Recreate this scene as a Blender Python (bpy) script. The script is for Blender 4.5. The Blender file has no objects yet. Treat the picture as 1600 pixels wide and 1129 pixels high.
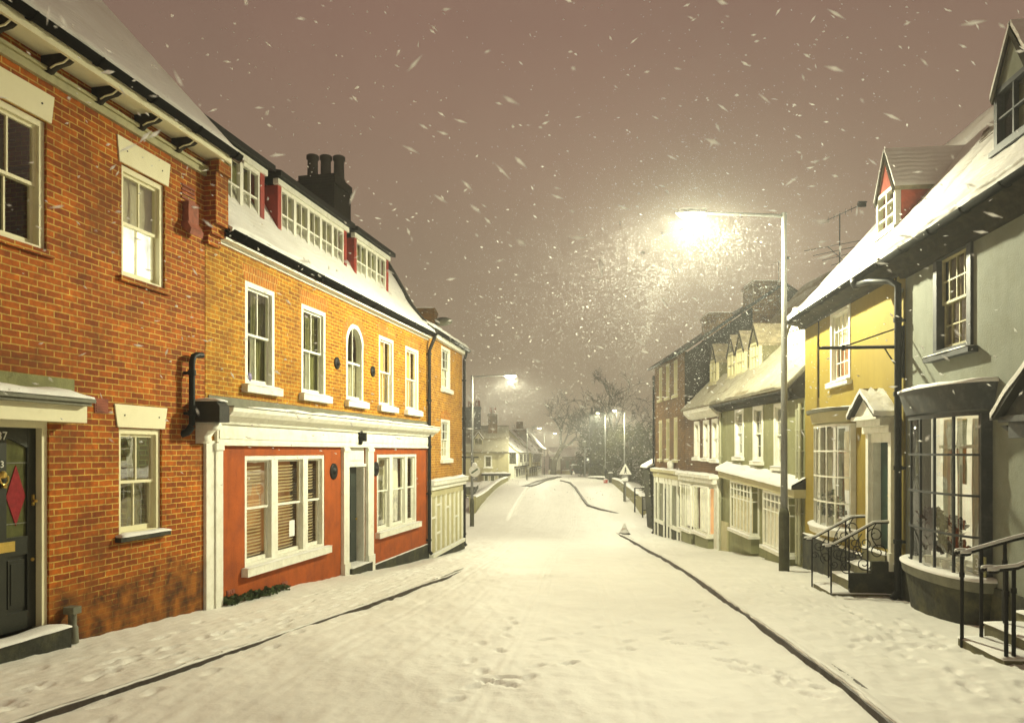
import bpy, bmesh, math, random
import numpy as np
from mathutils import Vector, noise
random.seed(7); RNG = np.random.default_rng(7)
SC = bpy.context.scene
COL = SC.collection
# ------------------------------------------------------------------ camera, sky, exposure
F, CX, HY, EYE = 1150.0, 800.0, 705.0, 1.7        # focal length / principal point in photo pixels, eye height in metres
cam = bpy.data.objects.new('street_camera', bpy.data.cameras.new('street_camera')); COL.objects.link(cam)
cam.location = (0, 0, EYE); cam.rotation_euler = (math.radians(90), 0, 0)
cam.data.sensor_width = 36; cam.data.lens = 36 * F / 1600
cam.data.shift_y = (HY - 564.5) / 1600
cam.data.clip_start = 0.05; cam.data.clip_end = 2000
SC.camera = cam
cam.data.dof.use_dof = True; cam.data.dof.focus_distance = 17.0; cam.data.dof.aperture_fstop = 2.4
SC.view_settings.view_transform = 'Standard'; SC.view_settings.look = 'None'
SC.view_settings.exposure = 0.0; SC.view_settings.gamma = 1.0
world = bpy.data.worlds.new('World'); SC.world = world; world.use_nodes = True
wn = world.node_tree.nodes; wl = world.node_tree.links
bg = wn['Background']
wg = wn.new('ShaderNodeNewGeometry'); wsep = wn.new('ShaderNodeSeparateXYZ'); wr = wn.new('ShaderNodeValToRGB')
wnz = wn.new('ShaderNodeTexNoise'); wnz.inputs['Scale'].default_value = 1.6; wnz.inputs['Detail'].default_value = 3
wmx = wn.new('ShaderNodeMixRGB'); wmx.blend_type = 'MULTIPLY'; wmx.inputs[0].default_value = 0.35
wtc = wn.new('ShaderNodeTexCoord')
wl.new(wtc.outputs['Generated'], wsep.inputs[0]); wl.new(wsep.outputs['Z'], wr.inputs[0])
wl.new(wtc.outputs['Generated'], wnz.inputs['Vector'])
SKY_LOW, SKY_HIGH, SKY_STR = (.335, .270, .172, 1), (.240, .157, .116, 1), 1.0
wr.color_ramp.elements[0].position = 0.0; wr.color_ramp.elements[0].color = SKY_LOW
wr.color_ramp.elements[1].position = 0.5; wr.color_ramp.elements[1].color = SKY_HIGH
wl.new(wr.outputs[0], wmx.inputs[1]); wl.new(wnz.outputs['Fac'], wmx.inputs[2])
wnz.inputs['Detail'].default_value = 5; wcr = wn.new('ShaderNodeValToRGB'); wl.new(wnz.outputs['Fac'], wcr.inputs[0])
wcr.color_ramp.elements[0].position = .35; wcr.color_ramp.elements[0].color = (.86, .86, .84, 1); wcr.color_ramp.elements[1].position = .68; wcr.color_ramp.elements[1].color = (1.10, 1.02, 1.0, 1)
wmx.inputs[0].default_value = 1.0; wl.new(wcr.outputs[0], wmx.inputs[2])
wl.new(wmx.outputs[0], bg.inputs['Color']); bg.inputs['Strength'].default_value = SKY_STR
SC.cycles.use_denoising = True
SC.cycles.max_bounces = 6; SC.cycles.diffuse_bounces = 3; SC.cycles.glossy_bounces = 2
SC.cycles.transparent_max_bounces = 16; SC.cycles.volume_bounces = 0; SC.cycles.transmission_bounces = 2
SC.cycles.caustics_reflective = False; SC.cycles.caustics_refractive = False
SC.cycles.sample_clamp_indirect = 3.0
SC.cycles.volume_step_rate = 4.0
LAMP_W = 8300.0                     # the street lanterns
LAMP_COL = (1.0, .965, .66)
HAZE = 0.0027

# ------------------------------------------------------------------ materials
def nd(nt, t, **k):
    n = nt.nodes.new(t)
    for a, b in k.items(): setattr(n, a, b)
    return n
def M(name, col, rough=.7, var=.18, scale=3.0, bump=.15, bscale=60.0, metal=0.0, spec=.35, dark=None, dscale=1.2, damt=.5, streak=0.):
    m = bpy.data.materials.new(name); m.use_nodes = True; nt = m.node_tree; L = nt.links
    b = nt.nodes['Principled BSDF']; b.inputs['Roughness'].default_value = rough; b.inputs['Metallic'].default_value = metal
    b.inputs['Specular IOR Level'].default_value = spec
    g = nd(nt, 'ShaderNodeNewGeometry')
    n1 = nd(nt, 'ShaderNodeTexNoise'); n1.inputs['Scale'].default_value = scale; n1.inputs['Detail'].default_value = 6; n1.inputs['Roughness'].default_value = .65
    L.new(g.outputs['Position'], n1.inputs['Vector'])
    r = nd(nt, 'ShaderNodeValToRGB'); r.color_ramp.elements[0].position = .3; r.color_ramp.elements[1].position = .7
    r.color_ramp.elements[0].color = tuple(c * (1 - var) for c in col) + (1,)
    r.color_ramp.elements[1].color = tuple(min(1, c * (1 + var * .7)) for c in col) + (1,)
    L.new(n1.outputs['Fac'], r.inputs[0]); out = r.outputs[0]
    if dark:
        n3 = nd(nt, 'ShaderNodeTexNoise'); n3.inputs['Scale'].default_value = dscale; n3.inputs['Detail'].default_value = 8; n3.inputs['Roughness'].default_value = .7
        L.new(g.outputs['Position'], n3.inputs['Vector'])
        r3 = nd(nt, 'ShaderNodeValToRGB'); r3.color_ramp.elements[0].position = .48; r3.color_ramp.elements[1].position = .68
        r3.color_ramp.elements[0].color = (0, 0, 0, 1); r3.color_ramp.elements[1].color = (damt, damt, damt, 1)
        L.new(n3.outputs['Fac'], r3.inputs[0])
        mx = nd(nt, 'ShaderNodeMixRGB'); L.new(r3.outputs[0], mx.inputs[0]); L.new(out, mx.inputs[1]); mx.inputs[2].default_value = tuple(dark) + (1,)
        out = mx.outputs[0]
    if streak:
        mp = nd(nt, 'ShaderNodeMapping'); mp.inputs['Scale'].default_value = (4.5, 4.5, .45); L.new(g.outputs['Position'], mp.inputs[0])
        ns = nd(nt, 'ShaderNodeTexNoise'); ns.inputs['Scale'].default_value = 1.6; ns.inputs['Detail'].default_value = 8; ns.inputs['Roughness'].default_value = .7; L.new(mp.outputs[0], ns.inputs['Vector'])
        rs = nd(nt, 'ShaderNodeValToRGB'); rs.color_ramp.elements[0].position = .5; rs.color_ramp.elements[0].color = (0, 0, 0, 1); rs.color_ramp.elements[1].position = .75; rs.color_ramp.elements[1].color = (streak,) * 3 + (1,); L.new(ns.outputs['Fac'], rs.inputs[0])
        ms = nd(nt, 'ShaderNodeMixRGB'); L.new(rs.outputs[0], ms.inputs[0]); L.new(out, ms.inputs[1]); ms.inputs[2].default_value = tuple(c * .42 for c in col) + (1,); out = ms.outputs[0]
    L.new(out, b.inputs['Base Color'])
    if bump:
        n2 = nd(nt, 'ShaderNodeTexNoise'); n2.inputs['Scale'].default_value = bscale; n2.inputs['Detail'].default_value = 4
        L.new(g.outputs['Position'], n2.inputs['Vector'])
        bp = nd(nt, 'ShaderNodeBump'); bp.inputs['Strength'].default_value = bump; bp.inputs['Distance'].default_value = .02
        L.new(n2.outputs['Fac'], bp.inputs['Height']); L.new(bp.outputs[0], b.inputs['Normal'])
    return m
def brick_mat(name, c1, c2, mortar, stain=(.05, .035, .02), samt=.6, bw=.225, rh=.075, foot=False):
    m = bpy.data.materials.new(name); m.use_nodes = True; nt = m.node_tree; L = nt.links
    b = nt.nodes['Principled BSDF']; b.inputs['Roughness'].default_value = .82; b.inputs['Specular IOR Level'].default_value = .25
    uv = nd(nt, 'ShaderNodeUVMap'); g = nd(nt, 'ShaderNodeNewGeometry')
    wob = nd(nt, 'ShaderNodeTexNoise'); wob.inputs['Scale'].default_value = 9; L.new(g.outputs['Position'], wob.inputs['Vector'])
    wm = nd(nt, 'ShaderNodeVectorMath', operation='SCALE'); wm.inputs['Scale'].default_value = .012; L.new(wob.outputs['Color'], wm.inputs[0])
    wa = nd(nt, 'ShaderNodeVectorMath', operation='ADD'); L.new(uv.outputs[0], wa.inputs[0]); L.new(wm.outputs[0], wa.inputs[1])
    t = nd(nt, 'ShaderNodeTexBrick'); t.offset = .5; t.inputs['Scale'].default_value = 1
    t.inputs['Brick Width'].default_value = bw; t.inputs['Row Height'].default_value = rh
    t.inputs['Mortar Size'].default_value = .0085; t.inputs['Mortar Smooth'].default_value = .35; t.inputs['Bias'].default_value = -.1
    t.inputs['Color1'].default_value = tuple(c1) + (1,); t.inputs['Color2'].default_value = tuple(c2) + (1,); t.inputs['Mortar'].default_value = tuple(mortar) + (1,)
    L.new(wa.outputs[0], t.inputs['Vector'])
    n1 = nd(nt, 'ShaderNodeTexNoise'); n1.inputs['Scale'].default_value = 14; n1.inputs['Detail'].default_value = 6; L.new(g.outputs['Position'], n1.inputs['Vector'])
    r1 = nd(nt, 'ShaderNodeValToRGB'); r1.color_ramp.elements[0].position = .25; r1.color_ramp.elements[0].color = (.5, .5, .5, 1); r1.color_ramp.elements[1].position = .75; r1.color_ramp.elements[1].color = (1.25, 1.2, 1.1, 1)
    L.new(n1.outputs['Fac'], r1.inputs[0])
    m1 = nd(nt, 'ShaderNodeMixRGB', blend_type='MULTIPLY'); m1.inputs[0].default_value = .8; L.new(t.outputs['Color'], m1.inputs[1]); L.new(r1.outputs[0], m1.inputs[2])
    n2 = nd(nt, 'ShaderNodeTexNoise'); n2.inputs['Scale'].default_value = .9; n2.inputs['Detail'].default_value = 7; n2.inputs['Roughness'].default_value = .68; L.new(g.outputs['Position'], n2.inputs['Vector'])
    r2 = nd(nt, 'ShaderNodeValToRGB'); r2.color_ramp.elements[0].position = .5; r2.color_ramp.elements[0].color = (0, 0, 0, 1); r2.color_ramp.elements[1].position = .72; r2.color_ramp.elements[1].color = (samt, samt, samt, 1)
    L.new(n2.outputs['Fac'], r2.inputs[0])
    n6 = nd(nt, 'ShaderNodeTexNoise'); n6.inputs['Scale'].default_value = 1.7; n6.inputs['Detail'].default_value = 5; n6.inputs['Roughness'].default_value = .75; L.new(g.outputs['Position'], n6.inputs['Vector'])
    r6 = nd(nt, 'ShaderNodeValToRGB'); r6.color_ramp.elements[0].position = .32; r6.color_ramp.elements[0].color = (.70, .66, .66, 1); r6.color_ramp.elements[1].position = .66; r6.color_ramp.elements[1].color = (1.22, 1.24, 1.1, 1); L.new(n6.outputs['Fac'], r6.inputs[0])
    m6 = nd(nt, 'ShaderNodeMixRGB', blend_type='MULTIPLY'); m6.inputs[0].default_value = .85; L.new(m1.outputs[0], m6.inputs[1]); L.new(r6.outputs[0], m6.inputs[2]); m1 = m6
    m2 = nd(nt, 'ShaderNodeMixRGB'); L.new(r2.outputs[0], m2.inputs[0]); L.new(m1.outputs[0], m2.inputs[1]); m2.inputs[2].default_value = tuple(stain) + (1,)
    out = m2.outputs[0]
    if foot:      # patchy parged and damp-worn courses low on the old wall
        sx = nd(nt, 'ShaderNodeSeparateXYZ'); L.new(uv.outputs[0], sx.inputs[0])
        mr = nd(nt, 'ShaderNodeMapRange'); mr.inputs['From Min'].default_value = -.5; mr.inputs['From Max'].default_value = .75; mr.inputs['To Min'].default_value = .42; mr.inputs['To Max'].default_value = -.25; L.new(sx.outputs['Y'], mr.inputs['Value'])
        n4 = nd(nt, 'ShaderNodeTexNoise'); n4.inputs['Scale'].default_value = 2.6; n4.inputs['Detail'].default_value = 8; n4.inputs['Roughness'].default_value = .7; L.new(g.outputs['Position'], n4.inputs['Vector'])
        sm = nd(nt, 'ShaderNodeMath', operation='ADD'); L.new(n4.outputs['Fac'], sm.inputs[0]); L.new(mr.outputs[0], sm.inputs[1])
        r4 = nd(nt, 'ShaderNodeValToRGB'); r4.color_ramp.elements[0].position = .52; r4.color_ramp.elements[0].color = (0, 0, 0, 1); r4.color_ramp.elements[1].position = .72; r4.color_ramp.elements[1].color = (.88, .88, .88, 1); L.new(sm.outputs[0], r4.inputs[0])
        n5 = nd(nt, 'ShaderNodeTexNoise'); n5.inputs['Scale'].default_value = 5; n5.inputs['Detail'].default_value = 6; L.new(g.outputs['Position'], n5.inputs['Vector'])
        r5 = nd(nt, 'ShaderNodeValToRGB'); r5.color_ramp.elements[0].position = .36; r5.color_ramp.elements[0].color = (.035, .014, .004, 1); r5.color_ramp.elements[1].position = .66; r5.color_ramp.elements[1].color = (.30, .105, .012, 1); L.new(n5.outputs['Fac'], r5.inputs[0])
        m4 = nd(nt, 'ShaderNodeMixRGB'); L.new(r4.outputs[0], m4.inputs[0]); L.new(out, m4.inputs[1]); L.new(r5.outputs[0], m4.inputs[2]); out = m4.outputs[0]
    L.new(out, b.inputs['Base Color'])
    inv = nd(nt, 'ShaderNodeMath', operation='MULTIPLY_ADD'); inv.inputs[1].default_value = -1; inv.inputs[2].default_value = 1; L.new(t.outputs['Fac'], inv.inputs[0])
    ad = nd(nt, 'ShaderNodeMath', operation='MULTIPLY_ADD'); ad.inputs[1].default_value = .35; L.new(n1.outputs['Fac'], ad.inputs[0]); L.new(inv.outputs[0], ad.inputs[2])
    bp = nd(nt, 'ShaderNodeBump'); bp.inputs['Strength'].default_value = .6; bp.inputs['Distance'].default_value = .012
    L.new(ad.outputs[0], bp.inputs['Height']); L.new(bp.outputs[0], b.inputs['Normal'])
    return m
def glass_mat(name, tint=(.8, .82, .75), refl=.12, rough=.02):
    m = bpy.data.materials.new(name); m.use_nodes = True; nt = m.node_tree; L = nt.links
    nt.nodes.remove(nt.nodes['Principled BSDF']); o = nt.nodes['Material Output']
    tr = nd(nt, 'ShaderNodeBsdfTransparent'); tr.inputs[0].default_value = tuple(tint) + (1,)
    gl = nd(nt, 'ShaderNodeBsdfGlossy'); gl.inputs['Roughness'].default_value = rough; gl.inputs['Color'].default_value = (.9, .9, .9, 1)
    g = nd(nt, 'ShaderNodeNewGeometry'); nz = nd(nt, 'ShaderNodeTexNoise'); nz.inputs['Scale'].default_value = 2.2; L.new(g.outputs['Position'], nz.inputs['Vector'])
    bp = nd(nt, 'ShaderNodeBump'); bp.inputs['Strength'].default_value = .12; bp.inputs['Distance'].default_value = .02; L.new(nz.outputs['Fac'], bp.inputs['Height']); L.new(bp.outputs[0], gl.inputs['Normal'])
    lw = nd(nt, 'ShaderNodeLayerWeight'); lw.inputs['Blend'].default_value = .25
    ma = nd(nt, 'ShaderNodeMath', operation='MULTIPLY_ADD'); ma.inputs[1].default_value = .30; ma.inputs[2].default_value = refl; L.new(lw.outputs['Fresnel'], ma.inputs[0])
    mx = nd(nt, 'ShaderNodeMixShader'); L.new(ma.outputs[0], mx.inputs[0]); L.new(tr.outputs[0], mx.inputs[1]); L.new(gl.outputs[0], mx.inputs[2])
    L.new(mx.outputs[0], o.inputs['Surface']); return m
def lit_mat(name, col, strength, base=None, var=.35):
    m = M(name, base or tuple(min(.8, c) for c in col), .8, .2, 5, 0)
    b = m.node_tree.nodes['Principled BSDF']; nt = m.node_tree
    g = nd(nt, 'ShaderNodeNewGeometry'); nz = nd(nt, 'ShaderNodeTexNoise'); nz.inputs['Scale'].default_value = 3.5; nz.inputs['Detail'].default_value = 3; nt.links.new(g.outputs['Position'], nz.inputs['Vector'])
    r = nd(nt, 'ShaderNodeValToRGB'); r.color_ramp.elements[0].position = .3; r.color_ramp.elements[1].position = .7
    r.color_ramp.elements[0].color = tuple(c * (1 - var) for c in col) + (1,); r.color_ramp.elements[1].color = tuple(col) + (1,)
    nt.links.new(nz.outputs['Fac'], r.inputs[0]); nt.links.new(r.outputs[0], b.inputs['Emission Color']); b.inputs['Emission Strength'].default_value = strength
    return m
MT = dict(
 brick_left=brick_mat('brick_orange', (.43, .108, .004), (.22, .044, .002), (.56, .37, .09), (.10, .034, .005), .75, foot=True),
 brick_mid=brick_mat('brick_amber', (.44, .185, .006), (.24, .078, .004), (.56, .41, .09), (.22, .08, .010), .5, .215, .072),
 brick_corner=brick_mat('brick_gold', (.48, .22, .02), (.34, .125, .014), (.62, .46, .16), (.20, .08, .012), .4),
 brick_dark=brick_mat('brick_brown', (.16, .075, .03), (.10, .045, .02), (.20, .15, .08), (.03, .02, .012), .7),
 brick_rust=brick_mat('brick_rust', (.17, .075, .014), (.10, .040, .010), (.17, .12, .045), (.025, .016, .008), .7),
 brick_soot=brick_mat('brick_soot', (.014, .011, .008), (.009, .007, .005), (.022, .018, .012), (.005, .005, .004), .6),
 arch=brick_mat('brick_arch', (.48, .17, .016), (.38, .12, .012), (.56, .40, .13), (.2, .07, .02), .3, .075, .26),
 red=M('render_red', (.36, .074, .006), .85, .22, 3.0, .3, 70, dark=(.19, .04, .012), dscale=2.2, damt=.6, streak=.6),
 yellow=M('render_yellow', (.275, .205, .032), .85, .10, 1.8, .2, 60, dark=(.20, .14, .02), dscale=1.1, damt=.45, streak=.28),
 grey=M('render_grey', (.20, .215, .172), .85, .14, 1.4, .3, 45, dark=(.135, .13, .075), dscale=1.0, damt=.6, streak=.2),
 sage=M('render_sage', (.26, .265, .135), .85, .14, 1.2, .3, 45, dark=(.17, .165, .07), dscale=1.0, damt=.6, streak=.5),
 cream=M('render_cream', (.50, .46, .27), .85, .12, 1.0, .2, 30, dark=(.33, .30, .15), dscale=.6, damt=.5),
 white=M('paint_white', (.82, .82, .72), .6, .08, 4, .1, 40, dark=(.50, .47, .32), dscale=5, damt=.35, streak=.3),
 ivory=M('paint_ivory', (.80, .76, .52), .6, .06, 3, .06, 30, dark=(.5, .45, .25), dscale=3, damt=.3),
 olive=M('paint_olive', (.40, .37, .20), .6, .15, 3, .1, 30, dark=(.2, .19, .1), dscale=4, damt=.5),
 slate_paint=M('paint_slate', (.036, .040, .044), .55, .2, 5, .08, 50, dark=(.16, .16, .14), dscale=6, damt=.3),
 black=M('paint_black', (.007, .008, .007), .5, .3, 6, .06, 40, spec=.2),
 iron=M('iron_black', (.008, .0075, .007), .55, .3, 9, .15, 60, spec=.2),
 lead=M('lead_grey', (.16, .16, .11), .6, .25, 4, .15, 20, dark=(.07, .07, .05), dscale=3, damt=.6),
 moss=M('lead_mossy', (.20, .20, .08), .8, .3, 4, .3, 30),
 slate=M('slate_dark', (.022, .021, .016), .7, .3, 8, .3, 25),
 cheek=M('dormer_cheek', (.11, .10, .05), .85, .3, 4, .3, 20),
 dusted=M('tile_dusted', (.24, .205, .13), .8, .45, 7, .5, 16, dark=(.09, .07, .04), dscale=3, damt=.7),
 tile=M('tile_brown', (.085, .055, .035), .75, .35, 7, .4, 18, dark=(.04, .035, .025), dscale=2, damt=.6),
 stone=M('stone_dark', (.030, .031, .021), .85, .5, 4, .5, 12, dark=(.12, .115, .05), dscale=2.2, damt=.6),
 step=M('stone_step', (.15, .14, .07), .8, .3, 4, .3, 18, dark=(.05, .05, .04), dscale=2.5, damt=.6),
 kerb=M('kerb_stone', (.055, .040, .030), .6, .4, 6, .4, 18, dark=(.02, .017, .014), dscale=3, damt=.6),
 parapet=M('parapet_stone', (.27, .25, .115), .85, .2, 2, .3, 12, dark=(.2, .18, .09), dscale=1.4, damt=.5),
 timber=M('timber_dark', (.022, .018, .011), .85, .4, 6, .3, 20, dark=(.06, .05, .025), dscale=3, damt=.6, spec=.15),
 redwood=M('board_red', (.30, .035, .022), .6, .25, 4, .1, 25, dark=(.10, .02, .015), dscale=2.5, damt=.6),
 redtile=M('tile_hung_red', (.33, .060, .030), .75, .3, 9, .4, 16, dark=(.12, .03, .02), dscale=3, damt=.5),
 green=M('door_green', (.012, .045, .032), .35, .2, 4, .05, 30),
 darkgreen=M('door_blackgreen', (.018, .020, .013), .4, .25, 4, .08, 30),
 greydoor=M('door_grey', (.030, .038, .032), .45, .25, 4, .08, 30),
 brass=M('brass', (.70, .50, .14), .3, .15, 8, 0, metal=.9),
 galv=M('galvanised_pole', (.22, .225, .215), .5, .15, 3, .05, 30, metal=.3, dark=(.16, .15, .10), dscale=2, damt=.5),
 pvc=M('pipe_grey', (.36, .36, .24), .6, .15, 3, .05, 30),
 terra=M('terracotta', (.30, .09, .05), .8, .3, 8, .2, 30, dark=(.06, .03, .02), dscale=5, damt=.7),
 pot=M('chimney_pot', (.035, .028, .022), .8, .3, 6, .2, 30),
 net=M('curtain_net', (.62, .60, .46), .9, .12, 6, .05, 60),
 drape=M('curtain_white', (.68, .68, .60), .9, .1, 4, .05, 40),
 brownc=M('curtain_brown', (.17, .125, .055), .9, .35, 5, .1, 30),
 olivec=M('curtain_olive', (.30, .30, .14), .9, .3, 3, .1, 30),
 darkc=M('curtain_dark', (.15, .15, .06), .9, .4, 2, .1, 30),
 blind=lit_mat('blind_slat', (1.0, .72, .33), .30, (.62, .52, .28), .2),
 room=lit_mat('room_brown', (.80, .34, .09), .30, (.25, .12, .04), .5),
 paper=M('paper', (.82, .82, .78), .8, .04, 4, 0),
 bluepot=M('pot_blue', (.20, .17, .34), .5, .2, 6, 0),
 leaf=M('leaf_green', (.05, .085, .022), .6, .4, 9, 0),
 flower=M('flower_dark', (.055, .030, .022), .7, .4, 12, 0),
 flowerw=M('flower_white', (.62, .60, .50), .7, .2, 12, 0),
 hedge=M('leaf_hedge', (.060, .058, .018), .8, .5, 1.1, 0),
 bark=M('bark', (.060, .050, .030), .9, .3, 4, .3, 14),
 red_glass=M('glass_red', (.26, .018, .025), .25, .25, 20, .1, 60),
 tint_glass=M('glass_olive', (.095, .10, .035), .18, .45, 6, .1, 8),
 signw=M('sign_white', (.78, .78, .70), .5, .06, 6, 0),
 signr=M('sign_red', (.50, .03, .03), .5, .1, 6, 0),
 signg=M('sign_green', (.05, .10, .04), .5, .1, 6, 0),
 signb=M('sign_grey', (.22, .22, .20), .6, .15, 6, 0),
 orange=M('cone_orange', (.55, .13, .03), .6, .15, 6, 0),
 car=M('car_paint', (.03, .032, .035), .3, .2, 3, 0),
 rubber=M('rubber', (.015, .015, .015), .8, .2, 6, 0),
 redpaint=M('paint_red', (.48, .05, .035), .45, .15, 5, 0),
 glass=glass_mat('window_glass', (.90, .90, .82), .05),
 glass_clear=glass_mat('window_glass_clear', (.94, .94, .90), .17),
 lit_gold=lit_mat('curtain_lit_gold', (1.0, .62, .14), .62, (.6, .42, .14)),
 lit_cream=lit_mat('curtain_lit_cream', (1.0, .86, .50), .38, (.6, .55, .36)),
 lit_white=lit_mat('frosted_lit_glint', (1.0, 1.0, .86), 2.2, (.6, .6, .55), .75),  # frosted glass lit from within; emission also paints in a bright reflection
 lit_orange=lit_mat('room_lit_orange', (1.0, .48, .20), .75, (.6, .35, .2)),
 lit_room=lit_mat('room_lit_cream', (1.0, .94, .66), .75, (.55, .52, .38)),
 gutter=M('gutter_black', (.006, .006, .005), .85, .3, 6, .1, 40, spec=.03),
 galvdark=M('pole_base_dark', (.085, .085, .05), .7, .3, 3, .15, 30, dark=(.04, .04, .025), dscale=2.5, damt=.7, spec=.15),  # lower pole section, darker and greener than the shaft
 bowl=lit_mat('lantern_bowl', (1.0, .93, .66), 14.0, (.8, .8, .7), .05),
 signlit=lit_mat('sign_lit', (1.0, .98, .80), 1.6, (.8, .8, .7), .1),
)
def snow_mat(name, col, fine=.35):
    m = M(name, col, .62, .05, 1.5, 0, spec=.25); nt = m.node_tree; L = nt.links; b = nt.nodes['Principled BSDF']
    g = nd(nt, 'ShaderNodeNewGeometry')
    a = nd(nt, 'ShaderNodeTexNoise'); a.inputs['Scale'].default_value = 5; a.inputs['Detail'].default_value = 9; a.inputs['Roughness'].default_value = .62
    L.new(g.outputs['Position'], a.inputs['Vector'])
    bp = nd(nt, 'ShaderNodeBump'); bp.inputs['Strength'].default_value = fine; bp.inputs['Distance'].default_value = .05
    L.new(a.outputs['Fac'], bp.inputs['Height']); L.new(bp.outputs[0], b.inputs['Normal']); return m
def flake_mat():
    m = bpy.data.materials.new('snowflake'); m.use_nodes = True; nt = m.node_tree; nt.nodes.remove(nt.nodes['Principled BSDF'])
    a = nd(nt, 'ShaderNodeBsdfDiffuse'); a.inputs[0].default_value = (.95, .95, .93, 1); b = nd(nt, 'ShaderNodeBsdfTranslucent'); b.inputs[0].default_value = (.95, .95, .93, 1); c = nd(nt, 'ShaderNodeBsdfTransparent')
    x = nd(nt, 'ShaderNodeMixShader'); x.inputs[0].default_value = .62; y = nd(nt, 'ShaderNodeMixShader'); y.inputs[0].default_value = .36
    nt.links.new(a.outputs[0], x.inputs[1]); nt.links.new(b.outputs[0], x.inputs[2]); nt.links.new(x.outputs[0], y.inputs[1]); nt.links.new(c.outputs[0], y.inputs[2]); nt.links.new(y.outputs[0], nt.nodes['Material Output'].inputs['Surface']); return m
def roof_snow_mat():
    m = M('snow_roof', (.78, .78, .75), .65, .08, 2.2, 0, spec=.2, dark=(.50, .47, .40), dscale=1.1, damt=.45); nt = m.node_tree; L = nt.links; b = nt.nodes['Principled BSDF']
    g = nd(nt, 'ShaderNodeNewGeometry'); sp = nd(nt, 'ShaderNodeSeparateXYZ'); L.new(g.outputs['Position'], sp.inputs[0])
    a = nd(nt, 'ShaderNodeTexNoise'); a.inputs['Scale'].default_value = 2.4; a.inputs['Detail'].default_value = 7; L.new(g.outputs['Position'], a.inputs['Vector'])
    w = nd(nt, 'ShaderNodeMath', operation='MULTIPLY_ADD'); w.inputs[1].default_value = 9.; L.new(a.outputs['Fac'], w.inputs[0]); k = nd(nt, 'ShaderNodeMath', operation='MULTIPLY'); k.inputs[1].default_value = 62.; L.new(sp.outputs['Z'], k.inputs[0]); L.new(k.outputs[0], w.inputs[2])
    s = nd(nt, 'ShaderNodeMath', operation='SINE'); L.new(w.outputs[0], s.inputs[0])
    c = nd(nt, 'ShaderNodeMath', operation='MULTIPLY_ADD'); c.inputs[1].default_value = .10; L.new(s.outputs[0], c.inputs[0]); L.new(a.outputs['Fac'], c.inputs[2])
    bp = nd(nt, 'ShaderNodeBump'); bp.inputs['Strength'].default_value = .5; bp.inputs['Distance'].default_value = .07; L.new(c.outputs[0], bp.inputs['Height']); L.new(bp.outputs[0], b.inputs['Normal']); return m
MT['snow_roof'] = roof_snow_mat()
MT['flake'] = flake_mat(); MT['snow_thin'] = M('snow_thin', (.33, .31, .23), .75, .25, 5, .4, 14, dark=(.22, .19, .13), dscale=1.6, damt=.6)
MT['snow'] = snow_mat('snow', (.80, .80, .77)); MT['snow_ground'] = snow_mat('snow_ground', (.80, .79, .74), .3)

# ------------------------------------------------------------------ mesh helpers
def ray(px, py, Y): return Vector(((px - CX) / F * Y, Y, EYE + (HY - py) / F * Y))
class Face:
    """A vertical facade: u runs away from the camera along the wall, o out into the street, z up."""
    def __init__(s, P, d, side):
        l = math.hypot(*d); s.P = P; s.d = (d[0] / l, d[1] / l)
        s.n = (s.d[1] * side, -s.d[0] * side)
    def w(s, u, o, z): return (s.P[0] + s.d[0] * u + s.n[0] * o, s.P[1] + s.d[1] * u + s.n[1] * o, z)
    def U(s, px, o=0.):
        k = px - CX
        return (k * (s.P[1] + s.n[1] * o) - F * (s.P[0] + s.n[0] * o)) / (F * s.d[0] - k * s.d[1])
    def Y(s, u, o=0.): return s.P[1] + s.d[1] * u + s.n[1] * o
    def Z(s, px, py, o=0.): return EYE + (HY - py) / F * s.Y(s.U(px, o), o)
    def UY(s, Y, o=0.): return (Y - s.P[1] - s.n[1] * o) / s.d[1]
ID = lambda u, o, z: (u, o, z)
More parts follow.
